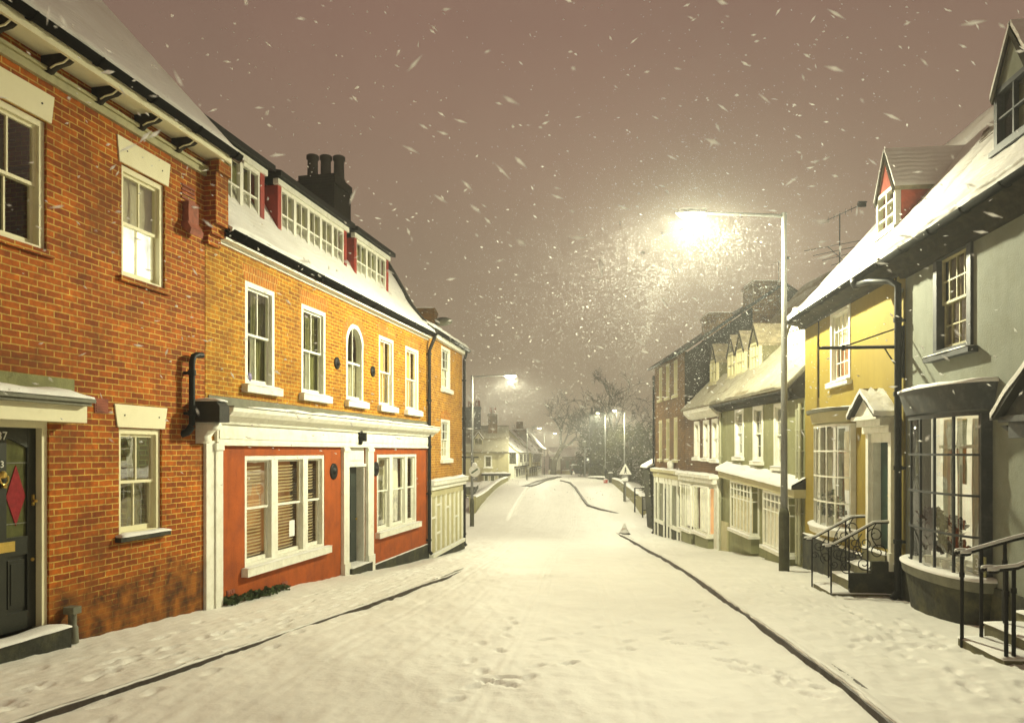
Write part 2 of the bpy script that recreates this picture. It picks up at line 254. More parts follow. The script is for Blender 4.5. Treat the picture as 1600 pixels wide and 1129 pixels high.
class MB:
    def __init__(s, face=None):
        s.T = face.w if isinstance(face, Face) else (face or ID); s.p = []; s.f = []; s.sm = []
    def add(s, pts, faces, smooth=False):
        k = len(s.p); s.p += [tuple(q) for q in pts]; s.f += [tuple(i + k for i in f) for f in faces]; s.sm += [smooth] * len(faces); return s
    def box(s, u0, u1, o0, o1, z0, z1):
        P = [(a, b, c) for a in (u0, u1) for b in (o0, o1) for c in (z0, z1)]
        return s.add(P, [(0, 1, 3, 2), (4, 6, 7, 5), (0, 4, 5, 1), (2, 3, 7, 6), (0, 2, 6, 4), (1, 5, 7, 3)])
    def hexa(s, a, b):     # two quads of 4 points each
        return s.add(list(a) + list(b), [(0, 1, 2, 3), (7, 6, 5, 4), (0, 4, 5, 1), (1, 5, 6, 2), (2, 6, 7, 3), (3, 7, 4, 0)])
    def prism(s, poly, ax, a0, a1, smooth=False):
        n = len(poly)
        def mk(q, a): return {'u': (a, q[0], q[1]), 'o': (q[0], a, q[1]), 'z': (q[0], q[1], a)}[ax]
        s.add([mk(q, a0) for q in poly] + [mk(q, a1) for q in poly], [tuple(range(n - 1, -1, -1)), tuple(range(n, 2 * n))])
        k = len(s.p) - 2 * n
        for i in range(n):
            j = (i + 1) % n; s.f.append((k + i, k + j, k + n + j, k + n + i)); s.sm.append(smooth)
        return s
    def tube(s, pts, r, n=8, closed=False):
        pts = [Vector(q) for q in pts]; m = len(pts); R = r if hasattr(r, '__len__') else [r] * m
        rings = []; prev = None
        for i, q in enumerate(pts):
            if closed: t = pts[(i + 1) % m] - pts[i - 1]
            else: t = pts[min(i + 1, m - 1)] - pts[max(i - 1, 0)]
            t = t.normalized() if t.length > 1e-9 else Vector((0, 0, 1))
            if prev is None: a = Vector((0, 0, 1)) if abs(t.z) < .9 else Vector((1, 0, 0))
            else: a = prev
            x = (a - t * a.dot(t)); x = x.normalized() if x.length > 1e-6 else t.orthogonal().normalized()
            y = t.cross(x); prev = x
            rings.append([q + (x * math.cos(2 * math.pi * j / n) + y * math.sin(2 * math.pi * j / n)) * R[i] for j in range(n)])
        P = [tuple(v) for rg in rings for v in rg]; fs = []
        for i in range(m if closed else m - 1):
            k = (i + 1) % m
            for j in range(n): fs.append((i * n + j, i * n + (j + 1) % n, k * n + (j + 1) % n, k * n + j))
        s.add(P, fs, True)
        if not closed: s.add([tuple(v) for v in rings[0]], [tuple(range(n - 1, -1, -1))]); s.add([tuple(v) for v in rings[-1]], [tuple(range(n))])
        return s
    def lathe(s, prof, u, o, n=16, axis='z', z=0.):
        P = []; m = len(prof)
        for r, h in prof:
            for j in range(n):
                c, q = math.cos(2 * math.pi * j / n) * r, math.sin(2 * math.pi * j / n) * r
                P.append({'z': (u + c, o + q, z + h), 'o': (u + c, o + h, z + q), 'u': (u + h, o + c, z + q)}[axis])
        fs = [(i * n + j, i * n + (j + 1) % n, (i + 1) * n + (j + 1) % n, (i + 1) * n + j) for i in range(m - 1) for j in range(n)]
        s.add(P, fs, True); k = len(s.p) - m * n
        s.f.append(tuple(k + j for j in range(n - 1, -1, -1))); s.sm.append(False); s.f.append(tuple(k + (m - 1) * n + j for j in range(n))); s.sm.append(False)
        return s
    def grid(s, G, smooth=True, closed=False):
        a, b = len(G), len(G[0])
        s.add([q for row in G for q in row], [(i * b + j, i * b + j + 1, (i + 1) * b + j + 1, (i + 1) * b + j) for i in range(a - 1) for j in range(b - 1)], smooth); return s
    def snow(s, u0, u1, o0, o1, z, h=.05, seed=0., amp=.5, step=.07):
        """a soft ridge of snow lying on a ledge"""
        n = max(3, int(abs(u1 - u0) / step)); G = []
        for i in range(n + 1):
            u = u0 + (u1 - u0) * i / n; e = min(1, 4 * min(i, n - i) / n + .45)
            k = h * e * (1 + amp * noise.noise((u * 2.3 + seed, seed * 3.1, 1.7)))
            j = .02 * noise.noise((u * 4 + seed, 5.1, seed))
            q = [(0, -.004), (.0, .55), (.12, .9), (.45, 1.05), (.8, .85), (.98, .5), (1.0, -.004)]
            G.append([(u, o0 + (o1 + j - o0) * a, z + k * b) for a, b in q])
        s.grid(G); m = len(G[0]); k = len(s.p) - (n + 1) * m
        s.f += [tuple(k + j for j in range(m - 1, -1, -1)), tuple(k + n * m + j for j in range(m))]; s.sm += [False, False]
        return s
    def data(s, name, off=(0, 0, 0)):
        me = bpy.data.meshes.new(name)
        W = [s.T(*q) for q in s.p]
        me.from_pydata([(a - off[0], b - off[1], c - off[2]) for a, b, c in W], [], s.f)
        uvl = me.uv_layers.new(name='UVMap').data
        P = np.array(s.p) if s.p else np.zeros((0, 3))
        for pl in me.polygons:
            pl.use_smooth = s.sm[pl.index]
            idx = list(pl.vertices); q = P[idx]
            nrm = np.abs(np.cross(q[1] - q[0], q[2] - q[0])); ax = int(np.argmax(nrm))
            ij = {0: (1, 2), 1: (0, 2), 2: (0, 1)}[ax]
            for li, v in zip(pl.loop_indices, idx): uvl[li].uv = (P[v][ij[0]], P[v][ij[1]])
        bm = bmesh.new(); bm.from_mesh(me); bmesh.ops.recalc_face_normals(bm, faces=bm.faces); bm.to_mesh(me); bm.free()
        return me
LOC = {}
def tag(o, label=None, cat=None, group=None, kind=None):
    if label: o['label'] = label
    if cat: o['category'] = cat
    if group: o['group'] = group
    if kind: o['kind'] = kind
    return o
def thing(name, label, cat, loc, group=None):
    o = bpy.data.objects.new(name, None); COL.objects.link(o); o.location = loc; o.empty_display_size = .3
    LOC[o] = tuple(loc); return tag(o, label, cat, group)
def part(par, name, mb, mat, label=None):
    """one mesh object under par (a thing or one of its parts)"""
    off = LOC[par] if par else (0, 0, 0)
    o = bpy.data.objects.new(name, mb.data(name, off)); COL.objects.link(o)
    o.data.materials.append(MT[mat] if isinstance(mat, str) else mat)
    if par: o.parent = par; LOC[o] = off
    if label: o['label'] = label
    return o
def struct(name, mb, mat):
    o = part(None, name, mb, mat); o['kind'] = 'structure'; return o
def single(name, mb, mat, label, cat, group=None):
    """a thing that is one mesh; its origin is put at its base"""
    W = np.array([mb.T(*q) for q in mb.p]); off = (float(W[:, 0].mean()), float(W[:, 1].mean()), float(W[:, 2].min()))
    o = bpy.data.objects.new(name, mb.data(name, off)); COL.objects.link(o); o.location = off; LOC[o] = off
    o.data.materials.append(MT[mat]); return tag(o, label, cat, group)
def dup(root, loc, rotz=0., label=None):
    r = root.copy(); COL.objects.link(r); r.location = loc; r.rotation_euler = (0, 0, rotz); LOC[r] = tuple(loc)
    if label: r['label'] = label
    def rec(a, b):
        for ch in list(a.children):
            c = ch.copy(); COL.objects.link(c); c.parent = b; rec(ch, c)
    rec(root, r); return r
def text_mb(T, txt, size, u, o, z, th=.004, align='CENTER'):
    cu = bpy.data.curves.new('lettering', 'FONT'); cu.body = txt; cu.size = size; cu.extrude = th / 2; cu.align_x = align; cu.resolution_u = 3
    ob = bpy.data.objects.new('lettering', cu); COL.objects.link(ob)
    dg = bpy.context.evaluated_depsgraph_get(); dg.update(); me = ob.evaluated_get(dg).to_mesh()
    mb = MB(T); mb.add([(u + v.co.x, o + v.co.z, z + v.co.y) for v in me.vertices], [tuple(p.vertices) for p in me.polygons])
    ob.evaluated_get(dg).to_mesh_clear(); bpy.data.objects.remove(ob); bpy.data.curves.remove(cu); return mb
# ------------------------------------------------------------------ ground: the street falls to the river, climbs over the bridge
GY = [-40, 0, 5.7, 8.4, 11, 15.4, 20.8, 26, 33, 40, 45, 48, 52, 58, 64, 70, 80, 100, 130, 200, 400]
GZ = [1.9, -.12, -.42, -.55, -.74, -.99, -1.36, -1.74, -2.08, -2.30, -2.30, -2.20, -1.95, -1.60, -1.30, -1.15, -1.15, -1.55, -2.3, -3.2, -4]
def G(y): return float(np.interp(y, GY, GZ))
_gy = np.linspace(-40, 400, 4401); _gz = np.interp(_gy, GY, GZ); _k = np.ones(31) / 31
_gs = np.convolve(np.pad(_gz, 15, mode='edge'), _k, 'valid')
def G(y): return float(np.interp(y, _gy, _gs))
def on_ground(px, py, dz=0.):
    y = 3.0
    while y < 160:
        if EYE + (HY - py) / F * y <= G(y) + dz: break
        y += .02
    return ((px - CX) / F * y, y)
KL = [on_ground(*q, .08) for q in [(4, 1126), (144, 1080), (243, 1048), (399, 998), (512, 960), (616, 925), (698, 896), (740, 876)]]
KL = [(KL[0][0] - .62, 3.0)] + KL; pass
KR = [on_ground(*q, .08) for q in [(1396, 1129), (1318, 1064), (1259, 1023), (1220, 994), (1085, 899), (1046, 875), (1000, 850), (957, 825)]]
KR = [(KR[0][0] - .22, 3.0)] + KR
def kx(K, y):
    ys = [q[1] for q in K]; return float(np.interp(y, ys, [q[0] for q in K]))
def fbm(x, y, s, seed=0.): return noise.fractal((x * s + seed, y * s + seed * .7, seed), .9, 2.0, 4)
# footprints and wheel ruts, pressed into the height field
PRINTS = []
def trail(p0, p1, n, w=.09, jit=.05, dep=.028):
    for i in range(n):
        t = i / max(1, n - 1); x = p0[0] + (p1[0] - p0[0]) * t; y = p0[1] + (p1[1] - p0[1]) * t
        dx, dy = p1[0] - p0[0], p1[1] - p0[1]; l = math.hypot(dx, dy) or 1; s = w * (1 if i % 2 else -1)
        PRINTS.append((x - dy / l * s + random.gauss(0, jit), y + dx / l * s + random.gauss(0, jit), math.atan2(dy, dx) + random.gauss(0, .2), dep * random.uniform(.7, 1.3)))
def pg(px, py): return on_ground(px, py)
trail(pg(700, 1095), pg(960, 1010), 7); trail(pg(960, 1010), pg(1060, 985), 4); trail(pg(1075, 1000), pg(1130, 1010), 5)
trail(pg(1150, 1030), pg(1290, 1085), 11); trail(pg(1100, 940), pg(1105, 985), 6); trail(pg(740, 1050), pg(800, 965), 8); trail(pg(760, 1062), pg(820, 1068), 3)
trail(pg(1000, 960), pg(860, 1000), 5, dep=.018)
for k in range(5): trail((random.uniform(-5.2, -3.4) + 0., 5.0), (random.uniform(-2.4, -1.6), 16 + random.uniform(-1, 3)), 26, .1, .12, .03)
for k in range(3): trail((random.uniform(3.6, 4.6), 5.0), (random.uniform(4.6, 5.6), 14.5), 20, .1, .12, .024)
for k in range(40): PRINTS.append((random.uniform(3.8, 5.2), random.uniform(8, 13.5), random.uniform(0, 6), .022))
def press(X, Y, Zs):
    D = np.zeros_like(X)
    for (x, y, a, dp) in PRINTS:
        m = (np.abs(X - x) < .3) & (np.abs(Y - y) < .3)
        if not m.any(): continue
        dx = X[m] - x; dy = Y[m] - y; c, s = math.cos(a), math.sin(a)
        e = ((dx * c + dy * s) / .135) ** 2 + ((-dx * s + dy * c) / .052) ** 2
        D[m] += -dp * 1.0 * np.clip(1.3 - e, 0, 1) + dp * .35 * np.exp(-((np.sqrt(e) - 1.35) / .22) ** 2)
    return D
def sheet(name, xl, xr, y0, y1, nx, dz, growth, ruts, edge=False, rough=.012):
    ys = [y0]
    while ys[-1] < y1: ys.append(ys[-1] + max(.045, growth * ys[-1]))
    ys = np.array(ys); t = np.linspace(0, 1, nx); ramp = -.16 * np.clip((ys - (y1 - 5)) / 5, 0, 1) if edge else 0 * ys
    XL = np.array([xl(y) for y in ys]); XR = np.array([xr(y) for y in ys])
    X = XL[:, None] + (XR - XL)[:, None] * t[None]; Y = np.repeat(ys[:, None], nx, 1)
    Z = np.repeat(np.array([G(y) for y in ys])[:, None] + ramp[:, None], nx, 1) + dz
    Nz = np.zeros_like(X); r_ = np.random.default_rng(int(nx * 7 + dz * 100))
    for f0, amp, cnt in ((.5, .012, 10), (1.6, .007, 14), (5., .0028, 18), (12., .0016 * rough / .012, 20), (26., .0010 * rough / .012, 20)):
        for _ in range(cnt):
            a = r_.uniform(0, 6.283); f = f0 * r_.uniform(.6, 1.5); Nz += amp / math.sqrt(cnt) * 1.4 * np.sin(f * 2 * np.pi * .5 * (X * math.cos(a) + Y * .6 * math.sin(a)) + r_.uniform(0, 6.283))
    if edge:
        kxs = XR if edge == 1 else XL; wgt = np.clip(np.abs(X - kxs[:, None]) / .16, 0, 1); Nz *= wgt
    Z += Nz
    Z += press(X, Y, Z)
    if ruts:
        for off, wd, dp in ((-.45, .035, .010), (-.33, .03, .008), (-.15, .03, .006), (.9, .035, .008), (1.02, .03, .008), (1.2, .03, .005), (1.55, .04, .005), (-2.2, .045, .008), (-2.05, .03, .006), (-1.4, .04, .006), (-1.0, .03, .005), (2.4, .04, .004), (-2.7, .04, .007), (-3.0, .04, .007)):
            cx = off + .105 * (Y - 6) + .12 * np.sin(Y * .21 + off)
            dp *= .5; Z += -dp * np.exp(-((X - cx) / wd) ** 4) + dp * .5 * np.exp(-((np.abs(X - cx) - wd * 1.6) / .025) ** 2)
    me = bpy.data.meshes.new(name); n = len(ys)
    me.from_pydata(np.stack([X, Y, Z], -1).reshape(-1, 3).tolist(), [], [(i * nx + j, i * nx + j + 1, (i + 1) * nx + j + 1, (i + 1) * nx + j) for i in range(n - 1) for j in range(nx - 1)])
    me.polygons.foreach_set('use_smooth', [True] * len(me.polygons)); me.materials.append(MT['snow_ground'])
    o = bpy.data.objects.new(name, me); COL.objects.link(o); o['kind'] = 'structure'; return o
sheet('road', lambda y: np.interp(y, [0, 30, 44, 70, 100, 160], [-9, -8, -4.0, -.9, 1.8, 1]), lambda y: np.interp(y, [0, 40, 46, 70, 100, 160], [8, 8.4, 8.4, 9.0, 14, 22]), 2.2, 160, 460, 0, .0062, True)
PEND = {}
def pav(name, K, xo, y1, flip, dz=.098):
    yk = K[-1][1]
    e = lambda y: kx(K, y) + .02 * noise.noise((0, y * 3.1, 2))
    sheet(name, (lambda y: xo(y)) if not flip else e, e if not flip else (lambda y: xo(y)), 2.4, y1, 90, dz, .0066, False, 2 if flip else 1, .02)
pav('pavement', KL, lambda y: -7.2 + .2087 * y if y < 21.5 else -2.9 + .1565 * (y - 21.5), KL[-1][1] + 2.5, False, .056)
pav('pavement', KR, lambda y: 5.4 + .1043 * y if y < 17 else 7.3, 33.6, True)
def kerb(K, side, hv, top, name='kerb'):
    """dark stone face of visible height hv; the snow lying on the pavement (top) hangs a little over it"""
    mb = MB(); pts = []
    for i in range(len(K) - 1):
        n = max(2, int(math.dist(K[i], K[i + 1]) / .12))
        for j in range(n): pts.append((K[i][0] + (K[i + 1][0] - K[i][0]) * j / n, K[i][1] + (K[i + 1][1] - K[i][1]) * j / n))
    pts.append(K[-1]); Gd = []; Gs = []; sn = MB()
    for (x, y) in pts:
        f = max(0., (y - (K[-1][1] - 5)) / 5); g = G(y) - top * 1.2 * f
        w = .010 * noise.noise((x * 3, y * 3, 1)); jn = .012 if (y % .92) < .05 else 0.
        Gd.append([(x + side * (.03 + w - jn), y, g - .06), (x + side * (.028 + w - jn), y, g + hv), (x - side * .02, y, g + hv + .006), (x - side * .14, y, g + hv), (x - side * .14, y, g - .06)])
        e = .020 * noise.noise((x * 4, y * 4, 4)) + .016 * noise.noise((x * 15, y * 15, 4)); h = .010 * noise.noise((x * 6, y * 6, 2))
        Gs.append([(x + side * (.010 + e), y, g + hv - .004 + h), (x + side * (.012 + e), y, g + (hv + top) / 2 + h), (x - side * .015, y, g + top - .002 + h), (x - side * .07, y, g + top + h * .6), (x - side * .13, y, g + top - .05)])
    mb.grid(Gd, False); struct(name, mb, 'kerb')
    sn.grid(Gs); o = part(None, 'pavement', sn, 'snow_ground'); o['kind'] = 'structure'
kerb(KL, 1, .034, .056); kerb(KR, -1, .075, .098)
# kerb on the bridge (dark line), far kerbs
KB = [on_ground(*q, .06) for q in [(966, 800), (940, 795), (919, 789), (912, 780), (905, 770), (899, 761), (891, 754), (876, 750.5)]]
mb = MB(); sn = MB(); Gd = []; Gs = []
for (x, y) in KB:
    g = G(y); f_ = -.12 * max(0., 1 - (y - KB[0][1]) / 3.); Gd.append([(x - .08, y, g - .1), (x - .08, y, g + .12 + f_), (x + .15, y, g + .12 + f_), (x + .15, y, g - .1)])
mb.grid(Gd, False); struct('kerb', mb, 'kerb')
ys = np.linspace(KB[0][1], KB[-1][1], 40)
bx = [q[0] for q in KB]; by = [q[1] for q in KB]
fade = lambda y: -.16 * max(0., 1 - (y - KB[0][1]) / 3.)
Gs = [[(float(np.interp(y, by, bx)) + .0, y, G(y) + .10 + fade(y))] + [(float(np.interp(y, by, bx)) + (8.35 + .035 * (y - 46) - float(np.interp(y, by, bx))) * t, y, G(y) + .135 + fade(y)) for t in (.03, .3, .6, 1)] for y in ys]
sn.grid(Gs); struct('pavement', sn, 'snow_ground')
KF = [on_ground(*q, .06) for q in [(797, 805), (806, 790), (815, 776), (826, 761)]]
mb = MB(); Gs = []

for (x, y) in [(KF[0][0] - .15, KF[0][1] - 3)] + KF:
    f_ = -.2 if y < KF[0][1] - 1 else 0.
    Gs.append([(x + .06, y, G(y) - .02 + f_), (x + .04, y, G(y) + .13 + f_), (x - .2, y, G(y) + .15 + f_), (x - 2.2, y, G(y) + .13 + f_)])
mb.grid(Gs); struct('pavement', mb, 'snow_ground')
for Q in ([(828, 759), (840, 755.5), (852, 750), (870, 745.5)], [(858, 749), (866, 746.5), (876, 744.5)]):
    K = [on_ground(*q, .06) for q in Q]; mb = MB()
    mb.grid([[(x + .1, y, G(y) - .03), (x + .1, y, G(y) + .1), (x - .35, y, G(y) + .13), (x - .9, y, G(y) + .02)] for x, y in K], False); struct('kerb', mb, 'kerb')
mb = MB(); yy = [-40, -10, 0, 10, 20, 30, 40, 46, 52, 60, 70, 80, 100, 130, 200, 400, 900]
low = lambda x, y: G(min(y, 400)) - .12 - (1.6 if (44 < y < 74 and (x < -5 or x > 12)) else 0)
mb.grid([[(x, y, low(x, y)) for x in (-900, -200, -60, -30, -14, -7, -3, 2, 6, 11, 16, 40, 90, 250, 900)] for y in yy], False); struct('ground', mb, 'snow_ground')
# ------------------------------------------------------------------ builders for houses
def wall_mb(face, u0, u1, z0, z1, holes=(), o=0., rev=.14, back=None):
    """front skin with real openings and reveals; back = depth of the house (adds side, rear and floor skins)"""
    mb = MB(face); us = sorted({u0, u1, *[h[0] for h in holes], *[h[1] for h in holes]}); zs = sorted({z0, z1, *[h[2] for h in holes], *[h[3] for h in holes]})
    us = [u for u in us if u0 <= u <= u1]; zs = [z for z in zs if z0 <= z <= z1]
    for i in range(len(us) - 1):
        for j in range(len(zs) - 1):
            cu, cz = (us[i] + us[i + 1]) / 2, (zs[j] + zs[j + 1]) / 2
            if any(h[0] < cu < h[1] and h[2] < cz < h[3] for h in holes): continue
            mb.add([(us[i], o, zs[j]), (us[i + 1], o, zs[j]), (us[i + 1], o, zs[j + 1]), (us[i], o, zs[j + 1])], [(0, 1, 2, 3)])
    for h in holes:
        a, b, c, d = h[:4]; r = h[4] if len(h) > 4 else rev
        for P in (((a, c), (a, d)), ((b, c), (b, d)), ((a, c), (b, c)), ((a, d), (b, d))):
            mb.add([(P[0][0], o, P[0][1]), (P[1][0], o, P[1][1]), (P[1][0], o - r, P[1][1]), (P[0][0], o - r, P[0][1])], [(0, 1, 2, 3)])
    if back:
        D = -back
        mb.add([(u0, o, z0), (u0, D, z0), (u0, D, z1), (u0, o, z1)], [(0, 1, 2, 3)]); mb.add([(u1, o, z0), (u1, D, z0), (u1, D, z1), (u1, o, z1)], [(0, 1, 2, 3)])
        mb.add([(u0, D, z0), (u1, D, z0), (u1, D, z1), (u0, D, z1)], [(0, 1, 2, 3)])
    return mb
def resample(prof, step):
    out = []
    for (a, b), (c, d) in zip(prof[:-1], prof[1:]):
        n = max(1, int(math.hypot(c - a, d - b) / step))
        out += [(a + (c - a) * i / n, b + (d - b) * i / n) for i in range(n)]
    out.append(prof[-1]); return out
def normals(pr):
    N = []
    for i in range(len(pr)):
        a, b = pr[max(0, i - 1)], pr[min(len(pr) - 1, i + 1)]; t = (b[0] - a[0], b[1] - a[1]); l = math.hypot(*t) or 1
        n = (t[1] / l, -t[0] / l)
        N.append(n if n[1] > 0 or (abs(n[1]) < 1e-6 and n[0] > 0) else (-n[0], -n[1]))
    return N
def roof(face, par, u0, u1, prof, mat='tile', th=.10, snow=.07, name='roof', step=.16, seed=0., bare=0., cut=None, amp=.45, sm='snow_roof'):
    """prof runs from the eave up over the ridge; slab of tiles plus a lying sheet of snow (sub-part)"""
    pr = resample(prof, .5); N = normals(pr); mb = MB(face)
    ring = [(p[0], p[1]) for p in pr] + [(p[0] - n[0] * th, p[1] - n[1] * th) for p, n in zip(pr[::-1], N[::-1])]
    for k in range(len(pr) - 1):
        a, b = pr[k], pr[k + 1]; c = (b[0] - N[k + 1][0] * th, b[1] - N[k + 1][1] * th); d = (a[0] - N[k][0] * th, a[1] - N[k][1] * th)
        mb.hexa([(u0, *a), (u0, *b), (u0, *c), (u0, *d)], [(u1, *a), (u1, *b), (u1, *c), (u1, *d)])
    r = part(par, name, mb, mat)
    if snow:
        pr = resample(prof, step); N = normals(pr); s = MB(face); n = max(3, int((u1 - u0) / step)); L = len(pr); Gd = []
        for i in range(n + 1):
            u = u0 + (u1 - u0) * i / n; row = []
            for k, (p, nn) in enumerate(zip(pr, N)):
                h = snow * (1 + amp * noise.noise((u * 1.1 + seed, k * step * 1.1, seed)) + .25 * noise.noise((u * 5 + seed, k * step * 5, 3)))
                if bare and noise.noise((u * .5 + seed, k * step * 2.2, 7.7)) > bare: h = -.01
                if i in (0, n): h *= .45
                if k == 0:
                    e = .03 + .03 * noise.noise((u * 2.7, seed, 2.2)); row.append((u, p[0] + e * .5, p[1] - .015)); row.append((u, p[0] + e, p[1] + h * .55))
                row.append((u, p[0] + nn[0] * h, p[1] + nn[1] * h))
            Gd.append(row)
        s.grid(Gd); g0, g1 = [Gd[0]], [Gd[-1]]
        for R_ in (Gd[0], Gd[-1]): s.grid([R_, [(q[0], q[1] - .02, q[2] - snow - .03) for q in R_]])
        part(r, 'roof_snow', s, sm)
    return r
def gable(face, u0, prof, z0, D, th=.2):
    poly = [(0, z0)] + [(min(p[0], -.0), p[1] - .06) for p in prof if p[0] <= .01] + [(-D, z0)]
    return poly
def curtain(face, par, u0, u1, z0, z1, o, mat, amp=.025, waves=9, name='curtain', gather=0.):
    mb = MB(face); n = 60; G2 = []
    for j in range(9):
        z = z0 + (z1 - z0) * j / 8; k = 1 - gather * math.sin(math.pi * min(1, (1 - j / 8) * 1.3)) if gather else 1
        G2.append([(u0 + (u1 - u0) * i / n * k, o + amp * math.sin(i / n * waves * 6.283 + .5 * math.sin(j * .4)) * (.7 + .3 * j / 8) + .01 * noise.noise((u0 + i * .1, j * .4, z0)), z) for i in range(n + 1)])
    mb.grid(G2); return part(par, name, mb, mat)
def window(face, par, u0, u1, z0, z1, o=-.07, fr=.07, cols=2, rows=(1, 1), mat='white', sill=(.08, .09, .09), lintel=None, cur=(), split=.5, glass='glass', bar=.022, arch=False, snow=.03, open_=0., sillmat=None, mull=(), frontal=.035, label=None, blind=False, sash_mat=None):
    """sliding sash window: frame, two sashes with glazing bars, panes, sill (+ lying snow)"""
    sm = sash_mat or mat
    f = MB(face); W, H = u1 - u0, z1 - z0; cu = (u0 + u1) / 2
    f.box(u0, u0 + fr, o - .09, o + frontal, z0, z1); f.box(u1 - fr, u1, o - .09, o + frontal, z0, z1)
    f.box(u0 + fr, u1 - fr, o - .09, o + frontal, z0, z0 + fr * .7)
    if arch:
        R = W / 2; n = 14; zs = z1 - R
        for i in range(n):
            a, b = math.pi * i / n, math.pi * (i + 1) / n
            q = [(cu + math.cos(t) * r, zs + math.sin(t) * r) for t, r in ((a, R + .02), (b, R + .02), (b, R - fr), (a, R - fr))]
            f.prism(q, 'o', o - .09, o + frontal + .004)
    else: f.box(u0 + fr, u1 - fr, o - .09, o + frontal, z1 - fr, z1)
    secs = [u0 + fr] + [v for m in mull for v in (u0 + W * m[0], u0 + W * m[1])] + [u1 - fr]
    for m in mull: f.box(u0 + W * m[0], u0 + W * m[1], o - .09, o + frontal - .004, z0 + fr * .7, z1 - fr)
    w = part(par, 'window', f, mat, label)
    zm = z0 + (z1 - z0) * split; s = MB(face); p = MB(face)
    for k in range(0, len(secs), 2):
        a, b = secs[k], secs[k + 1]; cc = cols if isinstance(cols, int) else cols[k // 2]
        for (c, d, oo, rw) in ((zm - .02, z1 - fr, o - .008, rows[1]), (z0 + fr * .7, zm + .02, o - .045, rows[0])):
            r = .042; top = d
            if rw == 0: continue
            s.box(a, a + r, oo - .035, oo, c, d); s.box(b - r, b, oo - .035, oo, c, d)
            s.box(a + r, b - r, oo - .036, oo + .001, c, c + r * (1.5 if c < zm - .1 else .9)); s.box(a + r, b - r, oo - .036, oo + .001, d - r * .9, d)
            for i in range(1, cc):
                x = a + (b - a) * i / cc; s.box(x - bar / 2, x + bar / 2, oo - .03, oo - .004, c + .03, d - .03)
            for i in range(1, rw):
                y = c + (d - c) * i / rw; s.box(a + r, b - r, oo - .031, oo - .005, y - bar / 2, y + bar / 2)
            p.add([(a, oo - .018, c), (b, oo - .018, c), (b, oo - .018, d), (a, oo - .018, d)], [(0, 1, 2, 3)])
    if not arch: part(w, 'sash', s, sm)
    else:
        s2 = MB(face); R = W / 2 - fr; zs = z1 - W / 2
        s2.box(cu - bar / 2, cu + bar / 2, o - .036, o - .01, z0 + fr, z1 - fr); s2.box(u0 + fr, u1 - fr, o - .04, o, zm - .022, zm + .022)
        s2.box(u0 + fr, u1 - fr, o - .06, o - .02, z0 + fr * .7, z0 + .13); part(w, 'sash', s2, sm)
        p = MB(face); n = 12
        poly = [(u0 + fr, z0 + .05), (u1 - fr, z0 + .05)] + [(cu + math.cos(math.pi * i / n) * R, zs + math.sin(math.pi * i / n) * R) for i in range(n + 1)]
        p.add([(a, o - .03, b) for a, b in poly], [tuple(range(len(poly)))])
    part(w, 'pane', p, glass)
    if sill:
        e, h, pr = sill; b = MB(face); b.box(u0 - e, u1 + e, o - .02, pr, z0 - h, z0); sl = part(w, 'sill', b, sillmat or mat)
        if snow: q = MB(face); q.snow(u0 - e + .01, u1 + e - .01, o + frontal + .005, pr + .012, z0, snow, seed=u0); part(w, 'sill_snow', q, 'snow')
    if lintel:
        e, h, kick, lm = lintel; q = MB(face); q.prism([(u0 - e, z1 + .01), (u1 + e, z1 + .01), (u1 + e + kick, z1 + h), (u0 - e - kick, z1 + h)], 'o', -.1, .018); part(w, 'lintel', q, lm)
        if lm != 'arch':
            d = MB(face)
            for uu in (u0 + .08, u1 - .08): d.lathe([(.011, .017), (.011, .023)], uu, 0, 8, 'o', z1 + h * .55)
            part(w, 'fixing', d, 'iron')
    for c in cur:
        c = dict(c); a, b, zz0, zz1 = c.pop('r', (0, 1, 0, 1))
        curtain(face, w, u0 + W * a + .02, u0 + W * b - .02, z0 + H * zz0 + .02, z0 + H * zz1 - .02, o - c.pop('d', .15), c.pop('m'), **c)
    return w
def downpipe(face, par, u, o, z0, z1, r=.045, mat='iron', bend=None, name='downpipe'):
    mb = MB(face); pts = [(u, o, z0), (u, o, z1)]
    if bend: pts += [(u + bend[0] * .4, o + bend[1] * .5, z1 + bend[2] * .5), (u + bend[0], o + bend[1], z1 + bend[2])]
    mb.tube(pts, r, 10)
    z = z0 + .3
    while z < z1: mb.tube([(u, o, z), (u, o, z + .06)], r * 1.35, 10); mb.box(u - r * .6, u + r * .6, 0., o, z + .01, z + .05); z += 1.35
    mb.tube([(u, o, z0), (u, o + .08, z0 - .08)], r, 10)
    return part(par, name, mb, mat)
def gutter(face, par, u0, u1, o, z, r=.06, mat='iron', name='gutter'):
    mb = MB(face); n = 8; q = [(o + math.cos(math.pi + math.pi * i / n) * r, z + math.sin(math.pi + math.pi * i / n) * r) for i in range(n + 1)]
    q += [(o + r * .86, z + .0), (o + math.cos(math.pi * 1.5) * r * .3, z - r * .5), (o - r * .86, z)]
    mb.prism(q, 'u', u0, u1, True); u = u0 + .3
    while u < u1: mb.prism([(a + (a - o) * .18, b + (b - z) * .18 - .002) for a, b in q[:n + 1]], 'u', u, u + .03); u += .9
    return part(par, name, mb, mat)
